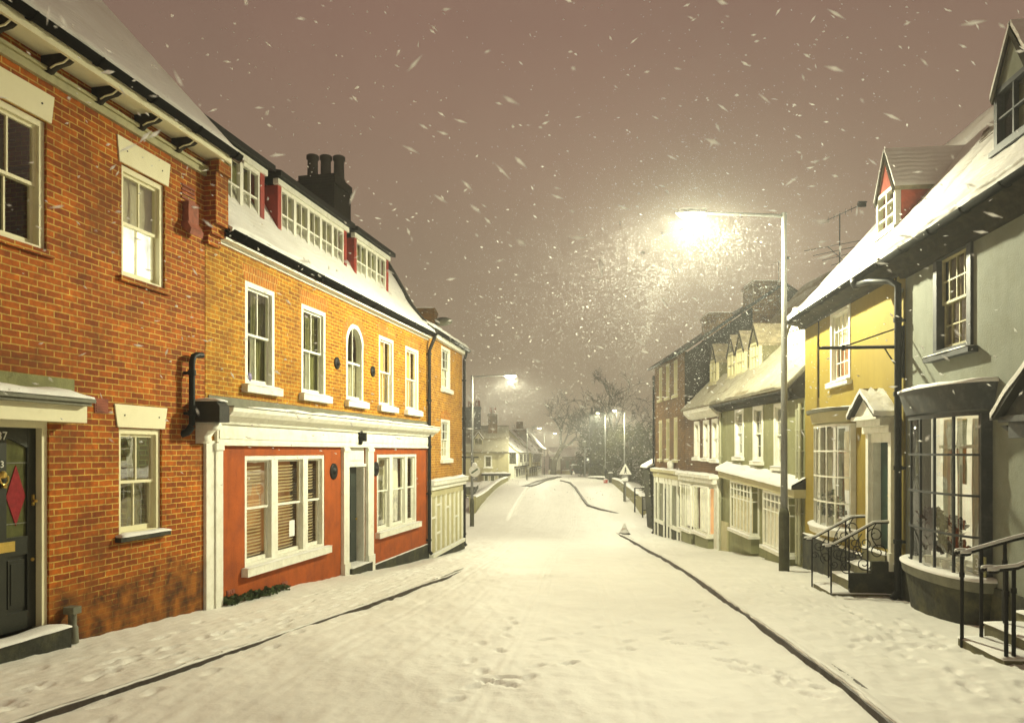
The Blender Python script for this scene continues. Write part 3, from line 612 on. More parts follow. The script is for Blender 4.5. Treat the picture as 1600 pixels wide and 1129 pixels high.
def leafclump(mb, c, rad, n, size, rng=random):
    for _ in range(n):
        a = Vector((rng.gauss(0, 1), rng.gauss(0, 1), rng.gauss(0, 1))); a = a.normalized() * rng.random() ** .5
        p = Vector((c[0] + a.x * rad[0], c[1] + a.y * rad[1], c[2] + a.z * rad[2]))
        t = Vector((rng.gauss(0, 1), rng.gauss(0, 1), rng.gauss(0, .7))).normalized(); s = t.orthogonal().normalized()
        l = size * rng.uniform(.6, 1.3); w = l * .45
        mb.add([p, p + t * l * .5 + s * w, p + t * l, p + t * l * .5 - s * w], [(0, 1, 2), (0, 2, 3)])
def arc(uc, half, depth, n=18, e=0.):
    """bow plan from far end to near end"""
    return [(uc - (half + e) * math.cos(math.pi * i / n), (depth + e) * math.sin(math.pi * i / n) ** .75) for i in range(n + 1)]
def arc_solid(face, uc, half, depth, z0, z1, e0=0., e1=0., n=18):
    mb = MB(face); A = arc(uc, half, depth, n, e0); B = arc(uc, half, depth, n, e1); m = len(A)
    P = [(u, max(o, -.005) - (.02 if i in (0, n) else 0), z0) for i, (u, o) in enumerate(A)] + [(u, max(o, -.005) - (.02 if i in (0, n) else 0), z1) for i, (u, o) in enumerate(B)]
    mb.add(P, [tuple(range(m - 1, -1, -1)), tuple(range(m, 2 * m))]); mb.add(P, [(i, i + 1, m + i + 1, m + i) for i in range(m - 1)], True); mb.add(P, [(m - 1, 0, m, 2 * m - 1)])
    return mb
def arc_snow(face, uc, half, depth, z, h, e=.03, n=30, seed=0.):
    mb = MB(face); A = arc(uc, half, depth, n, e); rows = []
    for k, (s_, hh) in enumerate(((1.0, -.005), (1.0, .55), (.9, .95), (.55, 1.05), (.2, .9), (0., .5))):
        rows.append([(uc + (u - uc) * (1 - (1 - s_) * .25), o * s_ + .003, z + max(-.005, h * hh * (1 + .4 * noise.noise((u * 2.5, seed, k * .2))))) for u, o in A])
    mb.grid(rows); return mb
def bow(face, par, uc, half, depth, z0, z1, cols, rows, mat, post, sillz, can, canmat, base, cur, barw=.028, plants=True, glass='glass_clear', seed=0., barh=None):
    """bow-fronted shop window on a house: posts and bars, curved panes, curved sill and canopy with snow"""
    n = 36; A = arc(uc, half, depth, n); L = [0]
    for a, b in zip(A[:-1], A[1:]): L.append(L[-1] + math.dist(a, b))
    def at(t, e=0.):
        x = t * L[-1]; i = max(0, min(n - 1, int(np.searchsorted(L, x)) - 1)); k = (x - L[i]) / (L[i + 1] - L[i]); p = A[i]; q = A[i + 1]
        t_ = ((q[0] - p[0]), (q[1] - p[1])); l = math.hypot(*t_); nn = (-t_[1] / l, t_[0] / l)
        return p[0] + t_[0] * k + nn[0] * e, p[1] + t_[1] * k + nn[1] * e, t_[0] / l, t_[1] / l
    f = MB(face)
    def vbar(t, w, d, za, zb, d2=0.):
        u, o, a, b = at(t); c = (-b, a)
        f.prism([(u - a * w / 2 - c[0] * d, o - b * w / 2 - c[1] * d), (u + a * w / 2 - c[0] * d, o + b * w / 2 - c[1] * d), (u + a * w / 2 + c[0] * d2, o + b * w / 2 + c[1] * d2), (u - a * w / 2 + c[0] * d2, o - b * w / 2 + c[1] * d2)], 'z', za, zb)
    for t, w in ((.02, post), (.98, post)): vbar(t, w, .06, z0, z1, .02)
    for i in range(1, cols): vbar(.04 + .92 * i / cols, barw, .02, z0, z1, .012)
    for j in range(rows + 1):
        z = z0 + (z1 - z0) * j / rows; h = (barh or barw) if 0 < j < rows else .05
        P = []
        for i in range(n + 1):
            u, o, a, b = at(min(.9999, i / n)); P.append(((u + b * .012, o - a * .012), (u - b * .014, o + a * .014)))
        for i in range(n): f.add([(*P[i][0], z - h / 2), (*P[i][1], z - h / 2), (*P[i + 1][1], z - h / 2), (*P[i + 1][0], z - h / 2), (*P[i][0], z + h / 2), (*P[i][1], z + h / 2), (*P[i + 1][1], z + h / 2), (*P[i + 1][0], z + h / 2)], [(0, 1, 2, 3), (4, 5, 6, 7), (1, 2, 6, 5), (0, 3, 7, 4)])
    w = part(par, 'bay_window', f, mat)
    p = MB(face); p.grid([[(u, o - .004, z) for u, o in A[1:-1]] for z in (z0, z1)]); part(w, 'pane', p, glass)
    part(w, 'sill', arc_solid(face, uc, half, depth, sillz, z0 - .02, .10, .13), mat if mat != 'slate_paint' else 'lead')
    part(w, 'sill_snow', arc_snow(face, uc, half, depth, z0 - .02, .05, .14, seed=seed), 'snow')
    part(w, 'canopy', arc_solid(face, uc, half, depth, can[0], can[1], .05, can[2]), canmat)
    part(w, 'canopy_snow', arc_snow(face, uc, half, depth, can[1], .06, can[2] + .02, seed=seed + 3), 'snow')
    if base: part(w, 'bay_base', arc_solid(face, uc, half, depth, base[0], sillz, base[1], .06), 'stone')
    return w
def scroll(c, r, turns, start, u, flip=1, n=22):
    """flat spiral in the (o,z) plane"""
    return [(u, c[0] + flip * math.cos(start + turns * 6.283 * i / n) * r * (1 - .75 * i / n), c[1] + math.sin(start + turns * 6.283 * i / n) * r * (1 - .75 * i / n)) for i in range(n + 1)]
# ------------------------------------------------------------------ LEFT side of the street
LF = Face((-6.95, 0), (240, 1150), 1)
UY = LF.UY
# --- the orange brick house with the door
def house_left():
    H = thing('brick_house', 'orange brick house with a black door marked 37 and bracketed eaves', 'house', (*LF.w(UY(8), 0, G(8))[:2], G(8)))
    ua, ub = UY(2.0), LF.U(320)
    w = [(LF.U(-37), LF.U(73), 3.94, 5.39), (LF.U(190), LF.U(258), 3.94, 5.38), (LF.U(186), LF.U(253), .61, 2.0)]
    d = (LF.U(-52), LF.U(77), -.27, 2.06)
    hol = [x for x in w] + [(*d, .2)]
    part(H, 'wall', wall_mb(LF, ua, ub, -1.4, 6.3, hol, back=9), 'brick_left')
    window(LF, H, *w[0], cols=2, rows=(1, 1), mat='ivory', lintel=(.05, .32, .04, 'ivory'), sill=(.06, .07, .05), sillmat='brick_left', snow=0, cur=[dict(m='darkc', r=(0, 1, 0, 1), d=.5, amp=.02)])
    t = window(LF, H, *w[1], cols=2, rows=(1, 1), mat='ivory', lintel=(.05, .33, .04, 'ivory'), sill=(.06, .07, .05), sillmat='brick_left', snow=0, cur=[dict(m='net', r=(.05, .95, .5, 1), d=.10, amp=.003)], label='window with a bright frosted lower sash')
    q = MB(LF); q.box(w[1][0] + .1, w[1][1] - .1, -.155, -.145, w[1][2] + .1, w[1][2] + .75); part(t, 'frosted_pane', q, 'lit_white')
    window(LF, H, *w[2], cols=2, rows=(1, 1), mat='ivory', lintel=(.04, .30, .05, 'ivory'), sill=(.07, .06, .09), sillmat='stone', snow=.05, cur=[dict(m='darkc', r=(0, 1, 0, 1), d=.6, amp=.02), dict(m='olivec', r=(.62, .95, 0, 1), d=.25, waves=3)])
    # soldier course above the ground window head, air bricks
    q = MB(LF); a, b = LF.U(147), LF.U(168)
    q.box(a, b, 0, .012, 2.17, 2.35)
    for i in range(5): q.box(a + .02, b - .02, .012, .02, 2.19 + i * .032, 2.205 + i * .032)
    part(H, 'air_brick', q, 'terra')
    q = MB(LF); a, b = LF.U(283), LF.U(303); q.box(a + .03, b - .03, 0, .10, 4.95, 5.3)
    for i in range(4): q.box(a, b, 0, .02, 5.34 + i * .06, 5.37 + i * .06)
    q.prism([(.0, 4.93), (.14, 4.82), (.16, 4.90), (.1, 5.0), (0, 5.0)], 'u', a, b); part(H, 'flue_vent', q, 'terra')
    # eaves: frieze, soffit, brackets, gutter
    q = MB(LF); q.box(ua, ub + .02, .0, .05, 5.84, 5.93); q.box(ua, ub + .02, .0, .085, 5.93, 5.97); part(H, 'frieze', q, 'olive')
    q = MB(LF); q.box(ua, ub + .06, 0, .40, 6.10, 6.13); q.box(ua, ub + .06, .375, .415, 6.02, 6.13); part(H, 'soffit', q, 'ivory')
    for i in range(-3, 6):
        y = 9.63 + .72 * (i - 0) - .0; u = LF.UY(y, .2)
        if u > ub: break
        q = MB(LF); q.prism([(.0, 6.10), (.38, 6.10), (.38, 6.045), (.30, 6.0), (.20, 5.985), (.12, 5.955), (.086, 5.92), (.0, 5.92)], 'u', u - .045, u + .045, True); br = part(H, 'eaves_bracket', q, 'timber')
        q = MB(LF); q.prism([(.375, 6.046), (.295, 5.999), (.19, 5.984), (.125, 5.954), (.125, 5.944), (.19, 5.972), (.295, 5.986), (.375, 6.034)], 'u', u - .052, u - .036, True); part(br, 'bracket_edge', q, 'ivory')
    gutter(LF, H, ua, UY(11.25), .48, 6.17, .075, 'gutter')
    q = MB(LF); n = 0
    for z0, z1, o in ((4.83, 4.98, .07), (4.98, 5.13, .13), (5.13, 5.9, .2), (5.9, 6.08, .25)): q.box(ub - .02, ub + .30, 0, o, z0, z1)
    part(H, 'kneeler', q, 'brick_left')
    P = [(.44, 6.19), (.0, 6.66), (-4.2, 11.2), (-9.2, 6.2)]
    roof(LF, H, ua, UY(11.42), P, 'tile', .1, .06, seed=2, step=.22, amp=.25)
    gp = [(0, 6.2), (0, 6.55), (-4.2, 11.05), (-9, 6.2)]
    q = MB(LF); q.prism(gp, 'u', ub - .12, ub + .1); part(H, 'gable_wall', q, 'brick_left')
    # canopy over the door
    D = d; e = LF.U(145, .35)
    q = MB(LF); q.box(D[0] - .9, e, 0, .34, 2.22, 2.29); q.box(D[0] - .9, e + .03, .0, .37, 2.255, 2.30); c = part(H, 'door_canopy', q, 'lead')
    q = MB(LF); q.box(D[0] - .9, LF.U(136, .25), 0, .25, 2.03, 2.222); part(c, 'fascia', q, 'ivory')
    q = MB(LF); q.snow(D[0] - .9, e, .01, .385, 2.30, .085, 1.); part(c, 'canopy_snow', q, 'snow')
    q = MB(LF); q.box(D[0] - .9, LF.U(113), 0, .03, 2.30, 2.54); part(c, 'flashing', q, 'moss')
    # door
    f = MB(LF); f.box(D[0], D[0] + .07, -.16, -.03, D[2], D[3]); f.box(D[1] - .07, D[1], -.16, -.03, D[2], D[3]); f.box(D[0] + .07, D[1] - .07, -.16, -.03, D[3] - .1, D[3]); fr = part(H, 'door_frame', f, 'ivory')
    a, b, z0, z1 = D[0] + .07, D[1] - .07, D[2] + .02, D[3] - .1; m = (a + b) / 2; o = -.11
    q = MB(LF)
    for x0, x1 in ((a, a + .11), (m - .055, m + .055), (b - .11, b)): q.box(x0, x1, o - .045, o, z0, z1)
    q.box(a, b, o - .046, o - .001, z0, z0 + .2); q.box(a, b, o - .046, o - .001, z0 + .82, z0 + 1.02)
    for x0, x1, s in ((a + .11, m - .055, 1), (m + .055, b - .11, -1)):      # arched top rail
        lo = [(x0 + (x1 - x0) * i / 6, z1 - .12 - .10 * ((1 - i / 6) if s > 0 else i / 6) ** 1.3) for i in range(7)]
        q.prism(lo + [(x1, z1), (x0, z1)], 'o', o - .046, o - .002)
        q.box(x0, x1, o - .046, o - .03, z0 + .2, z0 + .82)
    dr = part(H, 'door', q, 'darkgreen')
    for x0, x1 in ((a + .11, m - .055), (m + .055, b - .11)):
        q = MB(LF); q.box(x0 + .03, x1 - .03, o - .03, o - .012, z0 + .25, z0 + .77); q.box(x0 + .06, x1 - .06, o - .02, o - .004, z0 + .29, z0 + .73); part(dr, 'panel', q, 'darkgreen')
        q = MB(LF); q.box(x0, x1, o - .030, o - .024, z0 + 1.02, z1 - .1); part(dr, 'pane', q, 'tint_glass')
        cx = (x0 + x1) / 2; q = MB(LF); q.prism([(cx, z0 + 1.14), (x1 - .01, z0 + 1.46), (cx, z0 + 1.80), (x0 + .01, z0 + 1.46)], 'o', o - .024, o - .016); part(dr, 'diamond_pane', q, 'red_glass')
        q = MB(LF); q.box(x0, x1, o - .026, o - .012, z0 + 1.82, z0 + 1.832); q.box(x0, x1, o - .026, o - .012, z0 + 1.16, z0 + 1.17); part(dr, 'lead_bar', q, 'lead')
    q = MB(LF); q.box(m - .15, m + .15, o, o + .012, z0 + .87, z0 + .98); q.box(m - .11, m + .11, o + .012, o + .022, z0 + .90, z0 + .95); part(dr, 'letterbox', q, 'brass')
    q = MB(LF); q.lathe([(.042, 0), (.045, .02), (.02, .045)], m, o, 14, 'o', z0 + 1.70)
    q.tube([(m + math.cos(t) * .05, o + .03, z0 + 1.66 + math.sin(t) * .062) for t in np.linspace(2.6, 6.8, 14)], .009); q.lathe([(.02, .01), (.022, .05), (.0, .06)], m, o, 10, 'o', z0 + 1.58); part(dr, 'knocker', q, 'brass')
    q = MB(LF); q.box(b - .06, b - .035, o, o + .02, z0 + 1.35, z0 + 1.47); q.lathe([(.012, .0), (.02, .03), (.018, .05), (0, .055)], b - .05, o + .01, 10, 'o', z0 + 1.40); q.lathe([(.02, 0), (.02, .012)], b - .05, o, 10, 'o', z0 + .75); part(dr, 'latch', q, 'brass')
    part(dr, 'number', text_mb(LF, '37', .125, m, o + .004, z1 - .135), 'signw')
    q = MB(LF); q.box(m - .02, m + .02, o, o + .012, z0 + 1.785, z0 + 1.83); part(dr, 'number', text_mb(LF, '3', .10, m, o + .004, z0 + 1.78), 'signw')
    q = MB(LF); q.box(D[0] - .15, D[1] + .10, -.2, .20, -1.4, D[2] - .02); q.box(D[0] - .1, D[1] + .03, -.2, .10, D[2] - .03, D[2]); st = part(H, 'doorstep', q, 'stone')
    q = MB(LF); q.snow(D[0] - .15, D[1] + .10, -.02, .215, D[2] - .02, .06, 4.); part(st, 'step_snow', q, 'snow')
    # black waste pipe with a bend, drain stub, dirty foot of the wall
    q = MB(LF); u = LF.U(300, .12); zt = LF.Z(300, 553, .12); zb = LF.Z(300, 665, .12)
    q.tube([(u, .12, zb), (u, .12, zt - .12), (u + .03, .125, zt - .03), (u + .1, .13, zt), (u + .22, .13, zt + .01)], .045, 10)
    for z in (zb + .15, zt - .3): q.tube([(u, .12, z), (u, .12, z + .07)], .06, 10); q.box(u - .03, u + .03, 0, .12, z + .01, z + .05)
    q.tube([(u, .12, zb), (u - .02, .06, zb - .09), (u - .04, -.02, zb - .12)], .055, 10); part(H, 'soil_pipe', q, 'black')
    q = MB(LF); u = LF.U(113, .1); g = G(LF.Y(u)) + .06; q.tube([(u, .1, g), (u, .1, g + .18), (u, .1, g + .2), (u, .1, g + .36)], [.07, .06, .045, .045], 10); q.box(u - .06, u + .06, .03, .17, g + .34, g + .42); part(H, 'drain_stub', q, 'lead')
    return H
house_left()

# --- the red shopfront house
def house_red():
    H = thing('shop_house', 'amber brick house over a red shopfront, with red-cheeked dormers in a snowy roof', 'house', (*LF.w(UY(16), 0, G(16))[:2], G(16)))
    ua, ub = LF.U(321), LF.U(668)
    W = [(LF.U(383), LF.U(429.5)), (LF.U(471), LF.U(509)), (LF.U(541), LF.U(568)), (LF.U(592), LF.U(615)), (LF.U(633.5), LF.U(654))]
    zt, zb = 4.53, 2.80
    A = (LF.U(382.5), LF.U(507), -.22, 1.63); B = (LF.U(589), LF.U(651), -.25, 1.63)
    dl, dr = LF.U(541.5), LF.U(571); DZ = (-.85, 1.36)
    part(H, 'wall', wall_mb(LF, ua, ub, 1.79, 5.08, [(a, b, zb, zt) for a, b in W], back=9), 'brick_mid')
    part(H, 'rendered_wall', wall_mb(LF, ua, ub, -2.6, 1.79, [A, B, (dl, dr, DZ[0], 1.80, .26)], back=9), 'red')
    net = dict(m='olivec', r=(.45, 1, 0, 1), d=.14, waves=5); dk = dict(m='darkc', r=(0, 1, 0, 1), d=.6)
    for i, (a, b) in enumerate(W):
        if i < 2: cur = [net, dict(m='drape', r=(.34, .62, .07, .52), d=.09, waves=3, gather=.3), dk]; gl = 'glass'
        elif i == 2: cur = [dict(m='net', r=(.05, .95, .03, .55), d=.12, waves=7), dict(m='olivec', r=(0, 1, .3, 1), d=.3, waves=5)]; gl = 'glass'
        else: cur = [dict(m='lit_gold', r=(0, 1, 0, 1), d=.18, waves=6)]; gl = 'glass'
        wn_ = window(LF, H, a, b, zb, zt, o=-.05, fr=.085, cols=2, mat='white', sill=(.10, .12, .11), cur=cur, snow=.045, arch=(i == 2), split=.5, glass=gl, frontal=.045,
               label=['sash window with a white drape and a blue pot', 'sash window with a white drape drawn to one side', 'round-headed sash window with net curtains', 'sash window lit gold from within', 'narrow sash window lit gold from within'][i])
        q = MB(LF)
        if i == 2:
            R = (b - a) / 2; cu = (a + b) / 2; n = 12
            for k in range(n):
                t0, t1 = math.pi * k / n, math.pi * (k + 1) / n
                q.prism([(cu + math.cos(t) * r, zt - R + math.sin(t) * r) for t, r in ((t0, R + .025), (t1, R + .025), (t1, R + .22), (t0, R + .22))], 'o', -.03, .004)
            sp = MB(LF)
            for sgn in (0, 1):
                for k in range(6):
                    t0, t1 = math.pi / 2 * k / 6, math.pi / 2 * (k + 1) / 6; f = (lambda t: cu + math.cos(t) * (R + .02)) if sgn else (lambda t: cu - math.cos(t) * (R + .02))
                    e = b + .0 if sgn else a
                    sp.prism([(f(t0), zt - R + math.sin(t0) * (R + .02)), (f(t1), zt - R + math.sin(t1) * (R + .02)), (f(t1), zt + .02), (f(t0), zt + .02)], 'o', -.1, .003)
            part(H, 'arch_brickwork', sp, 'brick_mid')
        else: q.prism([(a - .03, zt + .003), (b + .03, zt + .003), (b + .12, zt + .26), (a - .12, zt + .26)], 'o', -.03, .004)
        part(wn_, 'brick_arch', q, 'arch')
        if i == 0:
            q = MB(LF); q.lathe([(.05, 0), (.07, .05), (.065, .12), (.05, .14)], a + .3, -.14, 12, 'z', zb + .09); part(wn_, 'flower_pot', q, 'bluepot')
    # plaques (round pattress plates)
    for px, py, s in ((526, 567, .13), (582, 580, .13), (521, 736, .17), (587, 732, .17)):
        u, z = LF.U(px), LF.Z(px, py); q = MB(LF); q.lathe([(s, 0), (s, .02), (s * .75, .035), (s * .5, .02), (s * .42, .05), (s * .15, .07), (0.001, .075)], u, .0, 20, 'o', z); part(H, 'wall_plate', q, 'iron')
    # shopfront: pilasters, fascia, cornice, console
    q = MB(LF); q.box(LF.U(318), LF.U(331), 0, .05, -1.4, 1.86); q.box(LF.U(331), LF.U(342), 0, .075, -1.4, 1.80); q.box(LF.U(330), LF.U(342.5), 0, .095, 1.72, 1.83); pil = part(H, 'pilaster', q, 'white')
    f0, f1 = LF.U(335), LF.U(668) - .02
    q = MB(LF); q.box(f0, f1, 0, .05, 1.80, 2.14); q.box(f0, f1, .0, .08, 1.795, 1.845); q.box(f0 + .05, f1 - .1, .05, .062, 1.90, 2.08); fa = part(H, 'fascia', q, 'white')
    q = MB(LF); q.prism([(0, 2.13), (.09, 2.13), (.11, 2.17), (.2, 2.24), (.24, 2.25), (.30, 2.32), (.31, 2.38), (0, 2.40)], 'u', LF.U(337), ub + .25); co = part(H, 'cornice', q, 'white')
    q = MB(LF); q.snow(LF.U(360), ub + .25, .02, .325, 2.395, .055, 7., .6); part(co, 'cornice_snow', q, 'snow')
    q = MB(LF); q.box(LF.U(325), ub + .12, 0, .018, 2.38, 2.56); q.box(LF.U(337), ub + .26, .0, .318, 2.384, 2.405); part(co, 'flashing', q, 'lead')
    q = MB(LF); u0 = LF.U(318, .2); q.prism([(0, 2.13), (.46, 2.13), (.46, 2.36), (.40, 2.43), (0, 2.44)], 'u', u0, u0 + .25); cb = part(H, 'console_box', q, 'slate')
    q = MB(LF); q.snow(u0, u0 + .25, .0, .44, 2.435, .05, 3.); part(cb, 'box_snow', q, 'snow')
    q = MB(LF); q.prism([(0, 2.13), (.30, 2.13), (.32, 2.08), (.26, 2.02), (.2, 2.0), (.14, 1.92), (.15, 1.86), (.09, 1.82), (0, 1.82)], 'u', u0 + .1, u0 + .28, True); q.lathe([(.05, 0), (.05, .2)], u0 + .09, .25, 12, 'u', 2.06); part(cb, 'scroll_bracket', q, 'white')
    q = MB(LF); uu = LF.U(565, .1); zz = LF.Z(565, 683, .1); q.lathe([(.10, 0), (.105, .04), (.085, .05), (.085, .09), (.05, .13), (.0, .14)], uu, .06, 16, 'o', zz); q.lathe([(.10, 0), (.10, .035), (.03, .06)], uu, .06, 14, 'o', zz + .09); q.lathe([(.09, 0), (.09, .035), (.03, .06)], uu, .06, 14, 'o', zz - .08)
    for i in (-1, 0, 1): q.box(uu + i * .05 - .008, uu + i * .05 + .008, .1, .2, zz - .09, zz + .1)
    part(H, 'bulkhead_lamp', q, 'black')
    # big tripartite windows
    for k, (R, mull, cc) in enumerate(((A, ((.30, .375), (.70, .765)), 1), (B, ((.30, .375), (.69, .755)), 1))):
        wq = window(LF, H, *R, o=-.06, fr=.075, cols=cc, mat='white', mull=mull, sill=(.10, .14, .12), snow=.012, cur=[dict(m='room', r=(0, 1, 0, 1), d=.7, amp=.004)] if k == 0 else [dict(m='lit_room', r=(.0, 1, 0, 1), d=.5, waves=14, amp=.03), dict(m='net', r=(.30, .62, .1, .95), d=.25, waves=5)], split=.52, frontal=.05, label=['wide shop window with slatted blinds and a paper notice', 'three-light shop window with pale net curtains'][k])
        if k == 0:
            q = MB(LF); z = R[2] + .12
            segs = ((.06, .27), (.39, .66), (.785, .94))
            while z < R[3] - .22:
                for a, b in segs:
                    x0, x1 = R[0] + (R[1] - R[0]) * a, R[0] + (R[1] - R[0]) * b
                    if 1.05 < z - R[2] < 1.14 - .0: continue
                    q.add([(x0, -.20, z), (x1, -.20, z + .004), (x1, -.165, z + .034), (x0, -.165, z + .03), (x0, -.203, z + .003), (x1, -.203, z + .007), (x1, -.168, z + .037), (x0, -.168, z + .033)], [(0, 1, 2, 3), (4, 5, 6, 7), (0, 1, 5, 4), (2, 3, 7, 6)])
                z += .058
            part(wq, 'blind', q, 'blind')
            q = MB(LF); a = R[0] + (R[1] - R[0]) * .58; q.box(a, a + .2, -.12, -.117, R[2] + .32, R[2] + .62); part(wq, 'notice', q, 'paper')
    # door
    q = MB(LF)
    for a, b in ((533, 541.5), (571, 580)): q.box(LF.U(a), LF.U(b), 0, .07, DZ[0] + .12, 1.80); q.box(LF.U(a) - .015, LF.U(b) + .015, 0, .10, -1.5, DZ[0] + .14); q.box(LF.U(a) - .01, LF.U(b) + .01, 0, .09, 1.70, 1.77)
    q.box(dl, dr, -.25, -.03, 1.42, 1.80); q.box(dl, dr, -.25, .02, DZ[1], 1.42); q.box(dl + .1, dr - .1, -.03, -.01, 1.50, 1.72); q.box(dl, dl + .05, -.25, -.02, DZ[0], DZ[1]); q.box(dr - .05, dr, -.25, -.02, DZ[0], DZ[1])
    df = part(H, 'door_surround', q, 'white')
    a, b = dl + .06, dr - .06; o = -.20; q = MB(LF); q.box(a, b, o - .05, o, DZ[0], DZ[1])
    dq = part(H, 'door', q, 'greydoor')
    for (x0, x1) in ((a + .1, (a + b) / 2 - .05), ((a + b) / 2 + .05, b - .1)):
        for (c, d) in ((.15, .75), (.95, 1.6), (1.72, 2.05)):
            q = MB(LF); q.box(x0, x1, o, o + .018, DZ[0] + c, DZ[0] + d); q.box(x0 + .04, x1 - .04, o + .018, o + .026, DZ[0] + c + .04, DZ[0] + d - .04); part(dq, 'panel', q, 'greydoor')
    q = MB(LF); q.lathe([(.02, 0), (.03, .04), (0, .06)], b - .06, o, 10, 'o', DZ[0] + 1.0); part(dq, 'door_knob', q, 'brass')
    q = MB(LF); q.box(dl - .05, dr + .05, -.5, .16, -2.2, DZ[0]); sp = part(H, 'doorstep', q, 'stone'); q = MB(LF); q.snow(dl, dr, -.3, .15, DZ[0], .03, 2.); part(sp, 'step_snow', q, 'snow')
    q = MB(LF); q.box(LF.U(581), ub, 0, .05, -2.6, -.99); pl = part(H, 'plinth', q, 'stone'); q = MB(LF); q.snow(LF.U(581), ub, .0, .055, -.99, .018, 6.); part(pl, 'plinth_snow', q, 'snow')
    for px, py in ((360, 924), (444, 911)):
        q = MB(LF); u, z = LF.U(px), LF.Z(px, py); q.box(u - .11, u + .11, 0, .012, z - .035, z + .035)
        for i in range(3): q.box(u - .09 + i * .065, u - .045 + i * .065, .012, .018, z - .02, z + .02)
        part(H, 'air_brick', q, 'terra')
    # eaves, mansard roof, dormers
    q = MB(LF); q.box(ua + .3, ub, 0, .15, 4.985, 5.02); q.box(ua + .3, ub, 0, .03, 4.94, 4.985); part(H, 'soffit', q, 'white')
    gutter(LF, H, ua + .3, ub + .02, .22, 5.12, .085, 'gutter')
    Pm = [(.22, 5.13), (-.05, 5.31), (-.3, 5.58), (-.6, 5.96), (-1.1, 6.84), (-1.5, 7.5), (-4.5, 8.9), (-9, 6)]
    roof(LF, H, ua + .32, ub, Pm, 'slate', .08, .09, seed=5, step=.16)
    q = MB(LF); pr = resample(Pm[:6], .2); N = normals(pr)
    for i in range(len(pr) - 1):
        a_, b_ = pr[i], pr[i + 1]; e = lambda p, n, k: (p[0] + n[0] * k, p[1] + n[1] * k)
        A1, B1, C1, D1 = e(a_, N[i], .14), e(b_, N[i + 1], .14), e(b_, N[i + 1], -.1), e(a_, N[i], -.1)
        q.hexa([(ub, *A1), (ub, *B1), (ub, *C1), (ub, *D1)], [(ub + .14, *A1), (ub + .14, *B1), (ub + .14, *C1), (ub + .14, *D1)])
    part(H, 'verge', q, 'slate')
    q = MB(LF); q.prism([(0, 5.0)] + [(p[0], p[1] - .05) for p in Pm[1:]] + [(-9, 5)], 'u', ub - .1, ub + .06); part(H, 'gable_wall', q, 'brick_dark')
    of = -.55
    for k, (y0, y1, nl, sash) in enumerate(((11.75, 13.75, 3, 0), (14.22, 17.3, 5, 0), (17.72, 19.9, 3, 0))):
        a, b = LF.UY(y0, of), LF.UY(y1, of); z0, z1 = 5.87, 6.83
        f = MB(LF); L_ = b - a - .28; s0 = a + .14
        f.box(s0, s0 + L_, of - .07, of + .01, z0, z0 + .06); f.box(s0, s0 + L_, of - .07, of + .01, z1 - .05, z1 + .02)
        p = MB(LF); p.add([(s0, of - .045, z0), (s0 + L_, of - .045, z0), (s0 + L_, of - .045, z1), (s0, of - .045, z1)], [(0, 1, 2, 3)])
        for i in range(nl):
            c0, c1 = s0 + L_ * i / nl, s0 + L_ * (i + 1) / nl
            f.box(c0 - .0, c0 + .05, of - .07, of + .006, z0 + .06, z1 - .05); f.box(c1 - .05, c1, of - .07, of + .006, z0 + .06, z1 - .05)
            cm = (c0 + c1) / 2; f.box(cm - .014, cm + .014, of - .06, of - .006, z0 + .06, z1 - .05); f.box(c0 + .05, c1 - .05, of - .06, of - .007, (z0 + z1) / 2 - .02, (z0 + z1) / 2 + .012)
        d = part(H, 'dormer', f, 'white'); part(d, 'pane', p, 'glass')
        for x0, x1 in ((a, a + .14), (b - .14, b)): q = MB(LF); q.box(x0, x1, of - 1.2, of + .02, z0 - .06, z1 + .02); part(d, 'cheek', q, 'redwood')
        curtain(LF, d, s0, s0 + L_, z0, z1, of - .2, 'olivec', .03, nl * 4)
        f = MB(LF); f.box(a - .05, b + .05, of - .05, of + .06, z1 + .02, z1 + .13); part(d, 'fascia', f, 'white')
        f = MB(LF); f.hexa([(a - .14, of + .17, z1 + .13), (b + .14, of + .17, z1 + .13), (b + .14, -2.2, z1 + .55), (a - .14, -2.2, z1 + .55)], [(a - .14, of + .17, z1 + .24), (b + .14, of + .17, z1 + .24), (b + .14, -2.2, z1 + .66), (a - .14, -2.2, z1 + .66)]); part(d, 'dormer_roof', f, 'black')
        f = MB(LF); f.box(a - .02, b + .02, of - .02, of + .09, z0 - .09, z0); part(d, 'dormer_sill', f, 'slate')
    # chimney on the party wall
    u0, u1 = UY(20.0), UY(21.1); o0, o1 = -3.25, -2.22
    q = MB(LF); q.box(u0, u1, o0, o1, 7.2, 9.15); q.box(u0 - .06, u1 + .06, o0 - .06, o1 + .06, 9.15, 9.27); q.box(u0 - .03, u1 + .03, o0 - .03, o1 + .03, 9.27, 9.42); c = part(H, 'chimney', q, 'brick_soot')
    for t in (.16, .5, .84):
        q = MB(LF); uu, oo = u0 + (u1 - u0) * (.35 + .3 * t), o0 + (o1 - o0) * t
        q.lathe([(.19, 0), (.19, .06), (.155, .1), (.145, .6), (.18, .63), (.18, .72), (.155, .74), (.11, .74), (.11, .6)], uu, oo, 14, 'z', 9.42); part(c, 'chimney_pot', q, 'pot')
    q = MB(LF)
    for (px, py) in ((671, 560),):
        pass
    downpipe(LF, H, ub - .10, .09, G(21.3) + .2, 4.62, .05, 'iron', (.05, .16, .42))
    return H
house_red()
